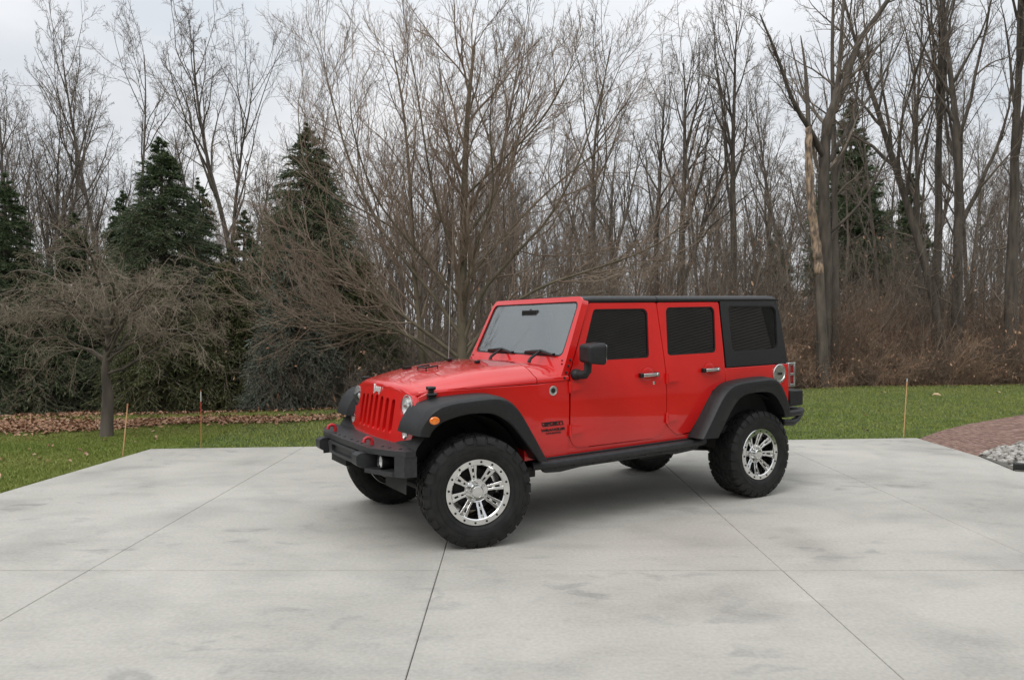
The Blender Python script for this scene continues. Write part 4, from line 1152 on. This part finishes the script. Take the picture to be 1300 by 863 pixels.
    add_tube(bm, [(-.56, s * .765, .515), (-.68, s * .800, .520), (-2.24, s * .800, .522), (-2.36, s * .765, .520)], .034, 12)
    add_prism(bm, rpoly([(-.60, .52), (-2.30, .52), (-2.25, .462), (-2.0, .448), (-1.9, .462), (-1.0, .462), (-.8, .446), (-.66, .455)], .02, 3), s * .755, s * .795, 'y')
    for i in range(9): add_tube(bm, [(-.76 - i * .18, s * .793, .486), (-.76 - i * .18, s * .806, .486)], .012, 8)
    add_box(bm, -2.34, -.60, s * .60, s * .77, .50, .565)
    J("rock_rail", bm, M['steel'], bevel=.004)

    # ---- badge, decals, fuel cap
    bm = bmesh.new()
    mx = Matrix.Translation((-.735, s * (yb(-.735, 1.07) + .0005), 1.075)) @ Matrix.Diagonal((1, s, 1, 1))
    add_lathe(bm, [(.037, 0), (.037, .004), (.031, .006), (.030, .003), (0, .003)], 26, mx=mx)
    bd = J("round_badge", bm, M['satin'])
    bm = bmesh.new()
    add_lathe(bm, [(.020, .0032), (.020, .0045), (0, .005)], 20, mx=mx)
    J("badge_centre", bm, M['trim'], bd)
    def side_text(txt, size, x, z, ox=0.0, sx=1.0):
        if s > 0: m4 = Matrix(((-1, 0, 0, x), (0, 0, 1, yb(x, z) + .002), (0, 1, 0, z), (0, 0, 0, 1)))
        else: m4 = Matrix(((1, 0, 0, x), (0, 0, -1, -yb(x, z) - .002), (0, 1, 0, z), (0, 0, 0, 1)))
        return text_bm(txt, size, m4, .001, ox, sx)
    bm = bmesh.new()
    fr_o = [(-.640, .806), (-.628, .838), (-.822, .838), (-.834, .806)]
    fr_i = [(-.6465, .811), (-.637, .833), (-.8155, .833), (-.825, .811)]
    plate(bm, fr_o, [fr_i], SIDE(s, .003), (0, -s, 0), .0025, bcuts=[])
    dcl = J("decal", bm, M['black'], smooth=0)
    J("decal_lettering", side_text("SPORT", .030, -.731, .822, .0016, 1.75), M['black'], dcl, smooth=0)
    J("decal_lettering", side_text("WRANGLER", .027, -.738, .776, .0012, 1.5), M['black'], dcl, smooth=0)
    J("decal_lettering", side_text("UNLIMITED", .017, -.742, .750, .0003, 1.6), M['black'], dcl, smooth=0)
    if s > 0:
        bm = bmesh.new()
        mx = Matrix.Translation((-3.325, ys(1.06) + .001, 1.062))
        add_lathe(bm, [(.090, 0), (.090, .008), (.084, .013), (.070, .013), (.066, .007), (.0, .007)], 32, mx=mx)
        fc = J("fuel_door", bm, M['satin'])
        bm = bmesh.new()
        for k in range(6): add_lathe(bm, [(.006, .013), (.006, .016), (0, .0165)], 8, mx=mx @ Matrix.Translation((.077 * math.cos(k * math.pi / 3 + .3), 0, .077 * math.sin(k * math.pi / 3 + .3))))
        add_box(bm, -3.325 - .022, -3.325 + .022, ys(1.06) + .006, ys(1.06) + .022, 1.05, 1.074)
        J("bolt_set", bm, M['trim'], fc, bevel=.003)

    # ---- tail lamp with chrome guard
    bm = bmesh.new()
    add_box(bm, -3.555, -3.50, s * .655, s * .765, .955, 1.135)
    tl = J("tail_lamp", bm, M['redlens'], bevel=.006)
    bm = bmesh.new()
    for z in (.94, 1.045, 1.145): add_box(bm, -3.575, -3.47, s * .645, s * .779, z - .011, z + .011)
    for y in (.655, .772):
        add_box(bm, -3.577, -3.553, s * (y - .012), s * (y + .009), .93, 1.155)
    add_box(bm, -3.50, -3.468, s * .755, s * .781, .93, 1.155)
    J("lamp_guard", bm, M['chrome'], tl, bevel=.004)

# ---- roof: front panel and rear half
def roof_piece(x0, x1, round_rear=False, front=False):
    bm = bmesh.new(); rings = []
    xs = list(np.linspace(x0, x1, 9))
    if round_rear: xs = xs[:-1] + [x1 + .05, x1 + .02, x1, x1 - .006]
    prof = [(.690, 1.750), (.695, 1.768), (.688, 1.783), (.665, 1.795), (.60, 1.802), (.45, 1.806), (.2, 1.809), (0, 1.810)]
    prof = prof + [(-y, z) for y, z in prof[-2::-1]]
    for x in xs:
        dz = 0
        if round_rear and x < x1 + .06: dz = -.045 * ((x1 + .06 - x) / .066) ** 2
        if front and x > -1.2: dz = -.012 * ((x + 1.2) / .14) ** 2
        rings.append([bm.verts.new((x, y, max(z + dz * (1 if z > 1.77 else .2), 1.748))) for y, z in prof])
    for a, b in zip(rings, rings[1:]):
        for k in range(len(a) - 1): bm.faces.new((a[k], a[k + 1], b[k + 1], b[k]))
        bm.faces.new((a[-1], a[0], b[0], b[-1]))
    bm.faces.new(rings[0]); bm.faces.new(rings[-1][::-1])
    return bm
J("roof_panel", roof_piece(-1.10, -1.872, front=True), M['hardtop'], smooth=40)
J("hardtop_roof", roof_piece(-1.879, -3.42, True), M['hardtop'], smooth=40)
# ---- rear wall: red tailgate, hardtop frame and glass
bm = bmesh.new()
plate(bm, rpoly([(-.735, .72), (.735, .72), (.735, 1.149), (-.735, 1.149)], .03), [], lambda y, z: (-3.502, y, z), (1, 0, 0), .03)
J("tailgate", bm, M['red'], bevel=.006)
bm = bmesh.new()
plate(bm, [(-.775, 1.157), (.775, 1.157), (.685, 1.755), (-.685, 1.755)], [rpoly([(-.64, 1.21), (.64, 1.21), (.58, 1.69), (-.58, 1.69)], .05)], lambda y, z: (-3.462 + .085 * (z - 1.157), y, z), (1, 0, 0), .03, bcuts=[1.4])
rw = J("hardtop_rear", bm, M['hardtop'], bevel=.006)
bm = bmesh.new()
plate(bm, rpoly([(-.65, 1.20), (.65, 1.20), (.59, 1.70), (-.59, 1.70)], .05), [], lambda y, z: (-3.455 + .085 * (z - 1.157), y, z), (1, 0, 0), .005)
J("window_pane", bm, M['tint'], rw)

# ---- windscreen frame and glass
WSX = lambda z, o=0.0: -.835 - .455 * (z - 1.27) + o
bm = bmesh.new()
fo_ = rpoly([(-.778, 1.135), (.778, 1.135), (.772, 1.27), (.702, 1.797), (-.702, 1.797), (-.772, 1.27)], [0, 0, .03, .075, .075, .03])
gl_ = rpoly([(-.705, 1.325), (.705, 1.325), (.668, 1.757), (-.668, 1.757)], [.04, .04, .055, .055])
plate(bm, fo_, [gl_], lambda y, z: (WSX(z) - .02 * (abs(y) / .75) ** 3, y, z), (-1, 0, -.2), .062, acuts=[-.74, -.66, -.5, -.3, 0, .3, .5, .66, .74], bcuts=[1.27, 1.315, 1.5, 1.738])
ws = J("windscreen_frame", bm, M['red'], bevel=.012, seg=3)
bm = bmesh.new()
plate(bm, [(y * 1.015, 1.541 + (z - 1.541) * 1.02) for y, z in gl_], [], lambda y, z: (WSX(z, -.013) - .02 * (abs(y) / .75) ** 3, y, z), (-1, 0, -.2), .005, acuts=[-.5, -.3, 0, .3, .5])
J("windscreen", bm, M['windshield'], ws, smooth=60)
bm = bmesh.new()
plate(bm, gl_, [[(y * .966, 1.541 + (z - 1.541) * .945) for y, z in gl_]], lambda y, z: (WSX(z, -.010) - .02 * (abs(y) / .75) ** 3, y, z), (-1, 0, -.2), .008, acuts=[-.5, 0, .5])
J("glass_border", bm, M['black'], ws)
bm = bmesh.new()
for s in (1, -1):
    for (y, z) in ((.758, 1.30), (.762, 1.255), (.765, 1.205), (.768, 1.165)):
        add_lathe(bm, [(.010, 0), (.010, .004), (.006, .007), (0, .007)], 10, mx=Matrix.Translation((WSX(z) - .055, s * (y + .016), z)) @ Matrix.Diagonal((1, s, 1, 1)))
    for (y, z) in ((.725, 1.295), (.738, 1.27)):
        add_lathe(bm, [(.008, 0), (.008, .004), (0, .006)], 10, mx=Matrix.Translation((WSX(z) - .018, s * y, z)) @ Matrix.Rotation(R(-90), 4, 'Z'))
J("frame_bolts", bm, M['black'], ws)
for y0, k in ((.50, 1), (-.12, 1)):   # wipers
    bm = bmesh.new()
    p0 = Vector((-.70, y0, 1.280)); p1 = Vector((WSX(1.37, .024), y0 - .06, 1.37))
    add_tube(bm, [p0, p0 + Vector((-.015, 0, .03)), p1], [.016, .013, .008], 8)
    J("wiper_arm", bm, M['trim'], smooth=40)
    bm = bmesh.new()
    add_tube(bm, [(WSX(1.34, .018), y0 + .12, 1.338), (WSX(1.36, .022), y0 - .06, 1.362), (WSX(1.352, .016), y0 - .30, 1.352)], [.009, .016, .008], 6)
    add_box(bm, WSX(1.34, .002), WSX(1.34, .014), y0 - .31, y0 + .13, 1.330, 1.350)
    J("wiper_blade", bm, M['black'])

# ---- hood and cowl
_HX = [.372, .366, .352, .325, .275, .20, .07, -.10, -.25, -.40, -.592]
_ZCEN = [1.136, 1.152, 1.165, 1.175, 1.187, 1.202, 1.226, 1.250, 1.268, 1.279, 1.288]
_ZSH = [1.094, 1.104, 1.113, 1.120, 1.126, 1.131, 1.140, 1.152, 1.162, 1.170, 1.180]
_HW = [.47, .51, .545, .578, .607, .636, .678, .703, .725, .748, .775]
_ZE = [1.072, 1.078, 1.085, 1.094, 1.104, 1.113, 1.124, 1.129, 1.132, 1.135, 1.138]
def hood_ring(bm, x, zc, zs, hw, ze, nose=0.0):
    us = [0, .12, .24, .36, .46, .54, .60, .66, .72, .78, .84, .89, .93, .96, .985, 1.0]
    pts = []
    for u in us:
        if u <= .54: z = zc - .012 * (u / .54) ** 2
        elif u <= .96: t = (u - .54) / .42; z1 = zc - .012; z = z1 + (zs - z1) * t ** (2.3 - 1.1 * max(-.45, min(.45, x)))
        else: t = (u - .96) / .04; z = zs - (zs - ze) * .35 * t
        pts.append((u * hw if u < .96 else hw * (.985 + .375 * (u - .96)), z))
    pts.append((hw + .001, ze)); pts.append((hw - .02, ze - .002))
    full = [(-y, z) for y, z in pts[::-1]] + pts[1:]
    return [bm.verts.new((x - nose * (y / .5) ** 2, y, z)) for y, z in full]
bm = bmesh.new(); rings = []
for i in range(len(_HX) * 3 - 2):
    t = i / 3; x, zc, zs, hw, ze = (float(np.interp(t, range(len(_HX)), A)) for A in (_HX, _ZCEN, _ZSH, _HW, _ZE))
    rings.append(hood_ring(bm, x, zc, zs, hw, ze, .035 * max(0, (x + .1) / .47)))
for a, b in zip(rings, rings[1:]):
    for k in range(len(a) - 1): bm.faces.new((a[k], a[k + 1], b[k + 1], b[k]))
bm.faces.new(rings[0]); bm.faces.new(rings[-1][::-1])
hood = J("hood", bm, M['red'], smooth=50)
bm = bmesh.new(); rings = []
for x, zc, zs, hw, ze in ((-.599, 1.288, 1.180, .776, 1.138), (-.66, 1.288, 1.182, .780, 1.140), (-.72, 1.285, 1.183, .783, 1.142), (-.79, 1.280, 1.184, .785, 1.144), (-.884, 1.27, 1.18, .787, 1.150)):
    rings.append(hood_ring(bm, x, zc, zs, hw, ze))
for a, b in zip(rings, rings[1:]):
    for k in range(len(a) - 1): bm.faces.new((a[k], a[k + 1], b[k + 1], b[k]))
bm.faces.new(rings[0]); bm.faces.new(rings[-1][::-1])
J("cowl", bm, M['red'], smooth=50)
for s in (1, -1):   # rubber hood latches
    bm = bmesh.new()
    p = (.235, s * .635, 1.10)
    add_box(bm, .195, .255, s * .645, s * .672, 1.052, 1.092)
    add_box(bm, .205, .245, s * .640, s * .664, 1.088, 1.142)
    add_box(bm, .202, .248, s * .612, s * .664, 1.132, 1.158)
    add_tube(bm, [(.188, s * .664, 1.10), (.262, s * .664, 1.10)], .015, 8)
    add_tube(bm, [(.195, s * .662, 1.146), (.255, s * .662, 1.146)], .013, 8)
    J("hood_latch", bm, M['black'], hood, bevel=.005)
bm = bmesh.new()
for x, y in ((-.40, .20), (-.40, -.30)):
    add_box(bm, x - .02, x + .02, y - .018, y + .018, 1.272, 1.300)
J("washer_nozzle", bm, M['black'], hood, bevel=.006)
bm = bmesh.new()
for y in (-.03, .13):
    add_tube(bm, [(.02, y, 1.22), (.02, y, 1.258), (-.08, y, 1.268), (-.08, y, 1.24)], .007, 8)
add_tube(bm, [(.02, -.03, 1.256), (.02, .13, 1.256)], .007, 8)
add_box(bm, -.02, .03, -.32, -.24, 1.20, 1.248)
J("hood_bumper", bm, M['black'], hood)
# antenna on the far side of the cowl
bm = bmesh.new()
add_tube(bm, [(-.60, -.715, 1.14), (-.60, -.715, 1.215), (-.60, -.715, 1.23)], [.02, .016, .006], 10)
add_tube(bm, [(-.60, -.715, 1.22), (-.62, -.715, 1.98)], [.0035, .002], 6)
J("antenna", bm, M['satin'])

# ---- grille
GX = lambda y, z: .428 - .056 * (z - .72) / .36 - .030 * (abs(y) / .5) ** 2
def GF(off=0.0): return lambda y, z: (GX(y, z) + off, y, z)
bm = bmesh.new()
g_out = rpoly([(-.605, .715), (.605, .715), (.645, .84), (.640, 1.0), (.560, 1.090), (.42, 1.124), (.2, 1.145), (-.2, 1.145), (-.42, 1.124), (-.560, 1.090), (-.640, 1.0), (-.645, .84)], [.05, .05, .03, .05, .06, .03, .02, .02, .03, .06, .05, .03])
slots = []
for k in range(7):
    y = (k - 3) * .1035; w = .0275; zt = 1.063 - .004 * abs(k - 3)
    slots.append(rpoly([(y - w, .800), (y + w, .800), (y + w, zt), (y - w, zt)], .026, 4))
HLY, HLZ, HLR = .505, 1.012, .086
holes = slots + [circle(sy * HLY, HLZ, HLR, 30) for sy in (1, -1)] + [circle(sy * .535, .822, .042, 20) for sy in (1, -1)]
plate(bm, g_out, holes, GF(), (-1, 0, 0), .055, acuts=[-.57, -.45, -.36, -.155, 0, .155, .36, .45, .57], bcuts=[.80, .95, 1.06])
for k in range(7):   # light scoop at the foot of every slot
    y = (k - 3) * .1035; w = .026
    vs = add_prism(bm, [(GX(y, .81) - .002, .803), (GX(y, .81) - .05, .803), (GX(y, .81) - .05, .845)], y - w, y + w, 'y')
gr = J("grille", bm, M['red'], bevel=.004)
bm = bmesh.new()
add_box(bm, .20, .30, -.42, .42, .76, 1.08)
J("radiator", bm, M['dark'], gr)
J("emblem", text_bm("Jeep", .078, Matrix(((0, 0, 1, GX(0, 1.11) + .006), (1, 0, 0, 0.0), (0, 1, 0, 1.112), (0, 0, 0, 1))), .004, .0022, 1.05), M['reflector'], gr, smooth=0)
for s in (1, -1):
    x0 = GX(HLY, HLZ)
    RY = Matrix.Rotation(R(-90), 4, 'Z')     # lathe axis y -> +x
    mx = Matrix.Translation((x0, s * HLY, HLZ)) @ RY
    bm = bmesh.new()
    add_lathe(bm, [(.086, -.004), (.083, -.004), (.080, -.02), (.055, -.055), (.02, -.07), (0, -.072)], 32, mx=mx)
    hl = J("headlight", bm, M['reflector'], gr, smooth=50)
    bm = bmesh.new()
    add_lathe(bm, [(.026, -.03), (.024, -.012), (.014, -.004), (0, -.002)], 20, mx=mx)
    add_box(bm, x0 - .03, x0 - .012, s * HLY - .082, s * HLY + .082, HLZ - .006, HLZ + .006)
    J("bulb_shield", bm, M['satin'], hl)
    bm = bmesh.new()
    add_lathe(bm, [(.0845, -.002), (.077, .008), (.06, .017), (.03, .023), (0, .025)], 32, mx=mx)
    J("lens", bm, M['lens'], hl, smooth=60)
    mx = Matrix.Translation((GX(.535, .822), s * .535, .822)) @ RY
    bm = bmesh.new()
    add_lathe(bm, [(.042, .0), (.036, -.012), (.0, -.02)], 22, mx=mx)
    tsn = J("turn_signal", bm, M['reflector'], gr, smooth=50)
    bm = bmesh.new()
    add_lathe(bm, [(.041, .0), (.03, .010), (0, .014)], 22, mx=mx)
    J("lens", bm, M['lens'], tsn, smooth=60)

# ---- front bumper with horns, fog lamps and tow hooks
bm = bmesh.new()
plan = [(.43, -.845), (.50, -.835), (.575, -.69), (.645, -.50), (.655, 0), (.645, .50), (.575, .69), (.50, .835), (.43, .845), (.40, .60), (.40, -.60)]
add_prism(bm, plan, .708, .748, 'z')
add_prism(bm, [(.58, -.40), (.63, -.40), (.645, 0), (.63, .40), (.58, .40)], .590, .708, 'z')
plate(bm, rpoly([(-.29, .605), (.29, .605), (.33, .70), (-.33, .70)], .02), [rpoly([(-.235, .625), (.235, .625), (.235, .680), (-.235, .680)], .012)], lambda y, z: (.662, y, z), (-1, 0, 0), .025)
for s in (1, -1):
    q = lambda pts: [(x, s * y) for x, y in pts]
    add_prism(bm, rpoly([(.43, .58), (.67, .60), (.715, .63), (.715, .695), (.685, .708), (.43, .708)], [0, .02, .02, .02, .01, 0], 3), s * .375, s * .475, 'y')
    add_prism(bm, q([(.44, .47), (.655, .47), (.56, .74), (.44, .78)]), .570, .602, 'z')
    add_prism(bm, q([(.40, .765), (.548, .755), (.505, .828), (.42, .842)]), .570, .709, 'z')
    add_prism(bm, q([(.42, .40), (.45, .40), (.45, .79), (.42, .79)]), .58, .715, 'z')
    for y, x in ((.52, .54), (.60, .52), (.70, .48)): add_tube(bm, [(x, s * y, .741), (x, s * y, .753)], .013, 8)
    for y in (.08, .2, .30): add_tube(bm, [(.61, s * y, .741), (.61, s * y, .753)], .011, 8)
bp = J("bumper", bm, M['steel'], bevel=.008)
bm = bmesh.new()
add_prism(bm, [(.30, .53), (.50, .585), (.50, .60), (.30, .60)], -.36, .36, 'y')
J("skid_plate", bm, M['dark'])
for s in (1, -1):
    mx = Matrix.Translation((.565, s * .585, .655)) @ Matrix.Rotation(R(-90), 4, 'Z')
    bm = bmesh.new()
    add_lathe(bm, [(.050, -.06), (.052, .018), (.046, .022), (.041, .012), (.041, -.05)], 22, mx=mx)
    fh = J("fog_lamp_housing", bm, M['black'], bp, smooth=50)
    bm = bmesh.new()
    add_lathe(bm, [(.0405, .010), (.032, -.012), (.0, -.022)], 22, mx=mx)
    fg = J("fog_lamp", bm, M['reflector'], bp, smooth=50); fh.parent = fg
    bm = bmesh.new()
    add_lathe(bm, [(.0408, .012), (.028, .019), (0, .022)], 22, mx=mx)
    J("lens", bm, M['lens'], fg, smooth=60)
    bm = bmesh.new()
    add_tube(bm, [(.575, s * .41, .745), (.575, s * .41, .775), (.585, s * .41, .797), (.607, s * .41, .804), (.630, s * .41, .795), (.636, s * .41, .770)], [.0135] * 6, 10)
    J("tow_hook", bm, M['hook'], bp, smooth=50)

# ---- rear bumper
bm = bmesh.new()
for s in (1, -1):
    add_box(bm, -3.70, -3.505, s * .40, s * .775, .735, .885)
    add_tube(bm, [(-3.36, s * .80, .60), (-3.50, s * .80, .585), (-3.62, s * .76, .60), (-3.74, s * .72, .665)], .032, 12)
    add_tube(bm, [(-3.36, s * .80, .675), (-3.60, s * .79, .675), (-3.74, s * .72, .675)], .034, 12)
add_box(bm, -3.70, -3.52, -.40, .40, .62, .78)
add_tube(bm, [(-3.74, .73, .67), (-3.76, .4, .67), (-3.76, -.4, .67), (-3.74, -.73, .67)], .034, 12)
J("bumper", bm, M['trim'], bevel=.012)

# ---- interior
bm = bmesh.new()
add_box(bm, -1.14, -.93, -.68, .68, 1.02, 1.25)
add_tube(bm, [(-1.13, .36, 1.13), (-1.25, .36, 1.18)], .03, 8)
J("dashboard", bm, M['liner'], bevel=.02)
bm = bmesh.new()
c = Vector((-1.27, .36, 1.20)); ring = [c + Vector((-.19 * math.sin(a) * .35, .19 * math.cos(a), .19 * math.sin(a) * .93)) for a in np.linspace(0, 2 * math.pi, 25)]
add_tube(bm, ring, .016, 8, caps=False)
add_tube(bm, [c - Vector((0, .18, 0)), c + Vector((0, .18, 0))], .02, 6)
J("steering_wheel", bm, M['liner'])
for y in (.36, -.36):
    bm = bmesh.new()
    vs = add_box(bm, -.09, .09, -.24, .24, 0, .62)
    bmesh.ops.transform(bm, matrix=Matrix.Translation((-1.88, y, .86)) @ Matrix.Rotation(R(-14), 4, 'Y'), verts=vs)
    add_box(bm, -1.92, -1.40, y - .25, y + .25, .74, .90)
    vs = add_box(bm, -.05, .05, -.13, .13, 0, .18)
    bmesh.ops.transform(bm, matrix=Matrix.Translation((-2.03, y, 1.48)) @ Matrix.Rotation(R(-10), 4, 'Y'), verts=vs)
    J("seat", bm, M['seat'], bevel=.04, seg=3)
bm = bmesh.new()
add_box(bm, -2.86, -2.70, -.62, .62, .85, 1.42); add_box(bm, -2.72, -2.25, -.62, .62, .72, .90)
J("rear_seat", bm, M['seat'], bevel=.04, seg=3)
bm = bmesh.new()
add_box(bm, -3.45, -.62, -.73, .73, .56, .62)
add_box(bm, -.70, -.62, -.70, .70, .60, 1.12)
add_box(bm, -3.44, -2.68, -.70, .70, .62, 1.14)
J("floor_pan", bm, M['liner'])
bm = bmesh.new()
add_box(bm, WSX(1.64, -.05), WSX(1.64, -.02), -.12, .12, 1.63, 1.70); add_tube(bm, [(WSX(1.7, -.01), 0, 1.71), (WSX(1.66, -.03), 0, 1.66)], .012, 6)
J("inner_mirror", bm, M['black'], bevel=.01)

# ---- chassis
bm = bmesh.new()
for s in (1, -1):
    add_box(bm, -3.45, .42, s * .36, s * .45, .47, .585)
    add_tube(bm, [(-.05, s * .40, .40), (-.80, s * .42, .47)], .03, 8)
    add_tube(bm, [(-WB + .05, s * .48, .36), (-WB + .75, s * .42, .44)], .026, 8)
    add_tube(bm, [(0, s * .42, .42), (0, s * .42, .72)], .065, 12); add_tube(bm, [(-WB, s * .42, .42), (-WB, s * .42, .66)], .06, 12)
    add_tube(bm, [(-.10, s * .50, .36), (-.16, s * .48, .80)], .03, 10); add_tube(bm, [(-WB - .12, s * .50, .34), (-WB - .04, s * .46, .72)], .03, 10)
    add_box(bm, -.62, -.46, s * .44, s * .72, .42, .50)
for x in (0, -WB):
    add_tube(bm, [(x, -.70, WR), (x, .70, WR)], .045, 12)
    dv = add_lathe(bm, [(0, -.14), (.09, -.11), (.14, 0), (.09, .11), (0, .14)], 18, mx=Matrix.Translation((x, -.12 if x else -.22, WR)) @ Matrix.Rotation(R(90), 4, 'Z'))
add_box(bm, -1.75, -1.0, -.34, .34, .45, .58)
add_box(bm, -3.2, -2.4, -.30, .34, .47, .66)
add_tube(bm, [(.16, -.60, .37), (.16, .60, .37)], .022, 8)
add_tube(bm, [(.12, -.48, .42), (.10, .48, .55)], .022, 8)
add_tube(bm, [(-.9, -.30, .43), (-2.2, -.34, .44), (-2.5, -.38, .52), (-3.4, -.42, .50)], .032, 8)
add_box(bm, -2.05, -1.75, .38, .62, .40, .52)
add_tube(bm, [(-.30, 0, .46), (-1.3, .05, .50), (-WB, -.12, .42)], .032, 8)
add_box(bm, -.55, .22, -.40, .40, .52, 1.05)
J("chassis", bm, M['dark'], bevel=.006)

# ---- wheels
def build_wheel():
    bm = bmesh.new()
    # rim barrel, bead ring, spokes, hub
    prof = [(.236, .118), (.238, .128), (.232, .134), (.196, .134), (.190, .128), (.188, .112), (.180, .06), (.176, -.06), (.19, -.12), (.225, -.128), (.235, -.118), (.20, -.10), (.186, -.06), (.19, .06), (.20, .11)]
    add_lathe(bm, prof, 64, closed=True)
    for k in range(8):
        a = k * math.pi / 4 + .2
        bs = bmesh.new()
        hh = lambda x: .078 + .040 * (max(x - .06, 0) / .13) ** 1.3
        for sg in (1, -1):     # every spoke is two ribs with a bridge between them
            pts = [(.060, sg * .0045), (.060, sg * .0195), (.125, sg * .0225), (.192, sg * .0325), (.192, sg * .0085), (.125, sg * .0065)]
            pa = [bs.verts.new((x, hh(x), z)) for x, z in pts]
            pb = [bs.verts.new((x, hh(x) - .042, z)) for x, z in pts]
            bs.faces.new(pa); bs.faces.new(pb[::-1])
            for i in range(6): bs.faces.new((pa[i], pa[(i + 1) % 6], pb[(i + 1) % 6], pb[i]))
        for x0, x1 in ((.06, .094), (.114, .138), (.168, .193)):
            add_box(bs, x0, x1, hh(x0) - .04, hh(x0) - .002, -.008, .008)
        bmesh.ops.transform(bs, matrix=Matrix.Rotation(a, 4, 'Y'), verts=bs.verts[:])
        tmp = bpy.data.meshes.new("tmp"); bs.to_mesh(tmp); bs.free(); bm.from_mesh(tmp); bpy.data.meshes.remove(tmp)
    add_lathe(bm, [(.088, .045), (.088, .078), (.080, .088), (.070, .084), (.046, .082), (.044, .110), (.038, .118), (.0, .120)], 36)
    nf = len(bm.faces)
    for k in range(16):
        a = k * math.pi / 8 + .1
        add_lathe(bm, [(.0085, .128), (.0085, .1385), (.006, .140), (0, .140)], 10, mx=Matrix.Translation((.2145 * math.cos(a), 0, .2145 * math.sin(a))))
    for k in range(8):
        a = k * math.pi / 4 + .2
        for r0, r1 in ((.093, .115), (.137, .169)):
            h = .078 + .040 * ((r0 - .06) / .13) ** 1.3 - .010
            vs = add_box(bm, r0, r1, h - .012, h, -.0075, .0075)
            bmesh.ops.transform(bm, matrix=Matrix.Rotation(a, 4, 'Y'), verts=vs)
    bm.faces.ensure_lookup_table()
    for f in bm.faces[nf:]: f.material_index = 1
    rim = J("wheel", bm, M['chrome'], bevel=.0022, smooth=30, rake=False)
    rim.data.materials.append(M['black'])
    bm = bmesh.new()
    for k in range(5):
        a = k * 2 * math.pi / 5
        add_lathe(bm, [(.011, .075), (.011, .098), (.008, .102), (0, .102)], 8, mx=Matrix.Translation((.062 * math.cos(a), 0, .062 * math.sin(a))))
    J("lug_nuts", bm, M['satin'], rim, smooth=30, rake=False)
    bm = bmesh.new()
    add_lathe(bm, [(0, .02), (.15, .02), (.15, .0), (.10, -.02), (.10, -.10), (0, -.10)], 40)
    add_box(bm, .07, .16, -.02, .045, -.08, .08)
    J("brake_disc", bm, M['dark'], rim, smooth=30, rake=False)
    # tyre
    bm = bmesh.new()
    prof = [(.232, .120), (.246, .136), (.262, .146), (.29, .153), (.315, .154), (.34, .151), (.358, .147), (.372, .141), (.383, .124), (.386, .06), (.387, 0)]
    prof = prof + [(r, -y) for r, y in prof[-2::-1]] + [(.225, -.09), (.225, .09)]
    add_lathe(bm, prof, 84, closed=True)
    for r, y in ((.262, .1475), (.300, .1545)):      # moulded rings on the wall
        for sg in (1, -1): add_lathe(bm, [(r, sg * (y - .004)), (r + .003, sg * (y + .0012)), (r + .007, sg * (y - .004))], 84)
    N = 29
    def lug(a0, a1, y0, y1, sk, rt=.395, rb=.377):
        # a tread block between two angles, skewed across the tread
        P = []
        for r_ in (rb, rt):
            k_ = 1 if r_ == rb else .93
            am = (a0 + a1) / 2; ym = (y0 + y1) / 2
            for y_ in (y0, y1):
                for a_ in (a0, a1):
                    aa = am + (a_ - am) * k_ + sk * (y_ - ym); yy = ym + (y_ - ym) * k_
                    P.append(bm.verts.new((r_ * math.cos(aa), yy, r_ * math.sin(aa))))
        for f in ((0, 1, 3, 2), (4, 6, 7, 5), (0, 4, 5, 1), (2, 3, 7, 6), (0, 2, 6, 4), (1, 5, 7, 3)): bm.faces.new([P[i] for i in f])
    rnd = random.Random(4)
    for k in range(N):
        a = 2 * math.pi * k / N; st = 2 * math.pi / N
        for sg in (1, -1):
            o = a + (st * .5 if sg < 0 else 0)
            j = rnd.uniform(-.06, .06) * st
            lug(o + j, o + st * .74 + j, sg * .006, sg * .046, sg * 1.8)
            lug(o + st * .42, o + st * 1.12, sg * .053, sg * .088, -sg * 1.4)
            lug(o + st * .02, o + st * (.86 if k % 2 else .78), sg * .095, sg * .136, sg * .5, .393, .372)
            # shoulder lug running down the wall
            P = []
            a0, a1 = o + st * .05, o + st * (.82 if k % 2 else .74)
            rl = .336 if k % 2 else .350
            for aa in (a0, a1):
                for r_, y_ in ((.389, .136), (.372, .1495), (rl, .1555), (rl - .002, .148), (.366, .135)):
                    P.append(bm.verts.new((r_ * math.cos(aa), sg * y_, r_ * math.sin(aa))))
            for i in range(5): bm.faces.new((P[i], P[(i + 1) % 5], P[5 + (i + 1) % 5], P[5 + i]))
            bm.faces.new(P[:5]); bm.faces.new(P[9:4:-1])
    J("tyre", bm, M['rubber'], rim, smooth=32, rake=False)
    return rim
wheel = build_wheel()
def wheel_copy(src):
    r = src.copy(); COL.objects.link(r); r.parent = jeep
    for ch in list(src.children):
        c = ch.copy(); COL.objects.link(c); c.parent = r
    return r
WY, WYR, XF, XR = .765, .725, -.055, -2.99
spots = [((XF, WY, WR), -13, 0.0, False), ((XR, WYR, WR), 0, .5, False), ((XF, -WY, WR), -13, 1.1, True), ((XR, -WYR, WR), 0, 2.0, True)]
for i, (p, steer, spin, flip) in enumerate(spots):
    w = wheel if i == 0 else wheel_copy(wheel)
    w.location = p
    w.rotation_mode = 'XYZ'
    m3 = Matrix.Rotation(R(steer + (180 if flip else 0)), 4, 'Z') @ Matrix.Rotation(spin, 4, 'Y')
    w.rotation_euler = m3.to_euler()
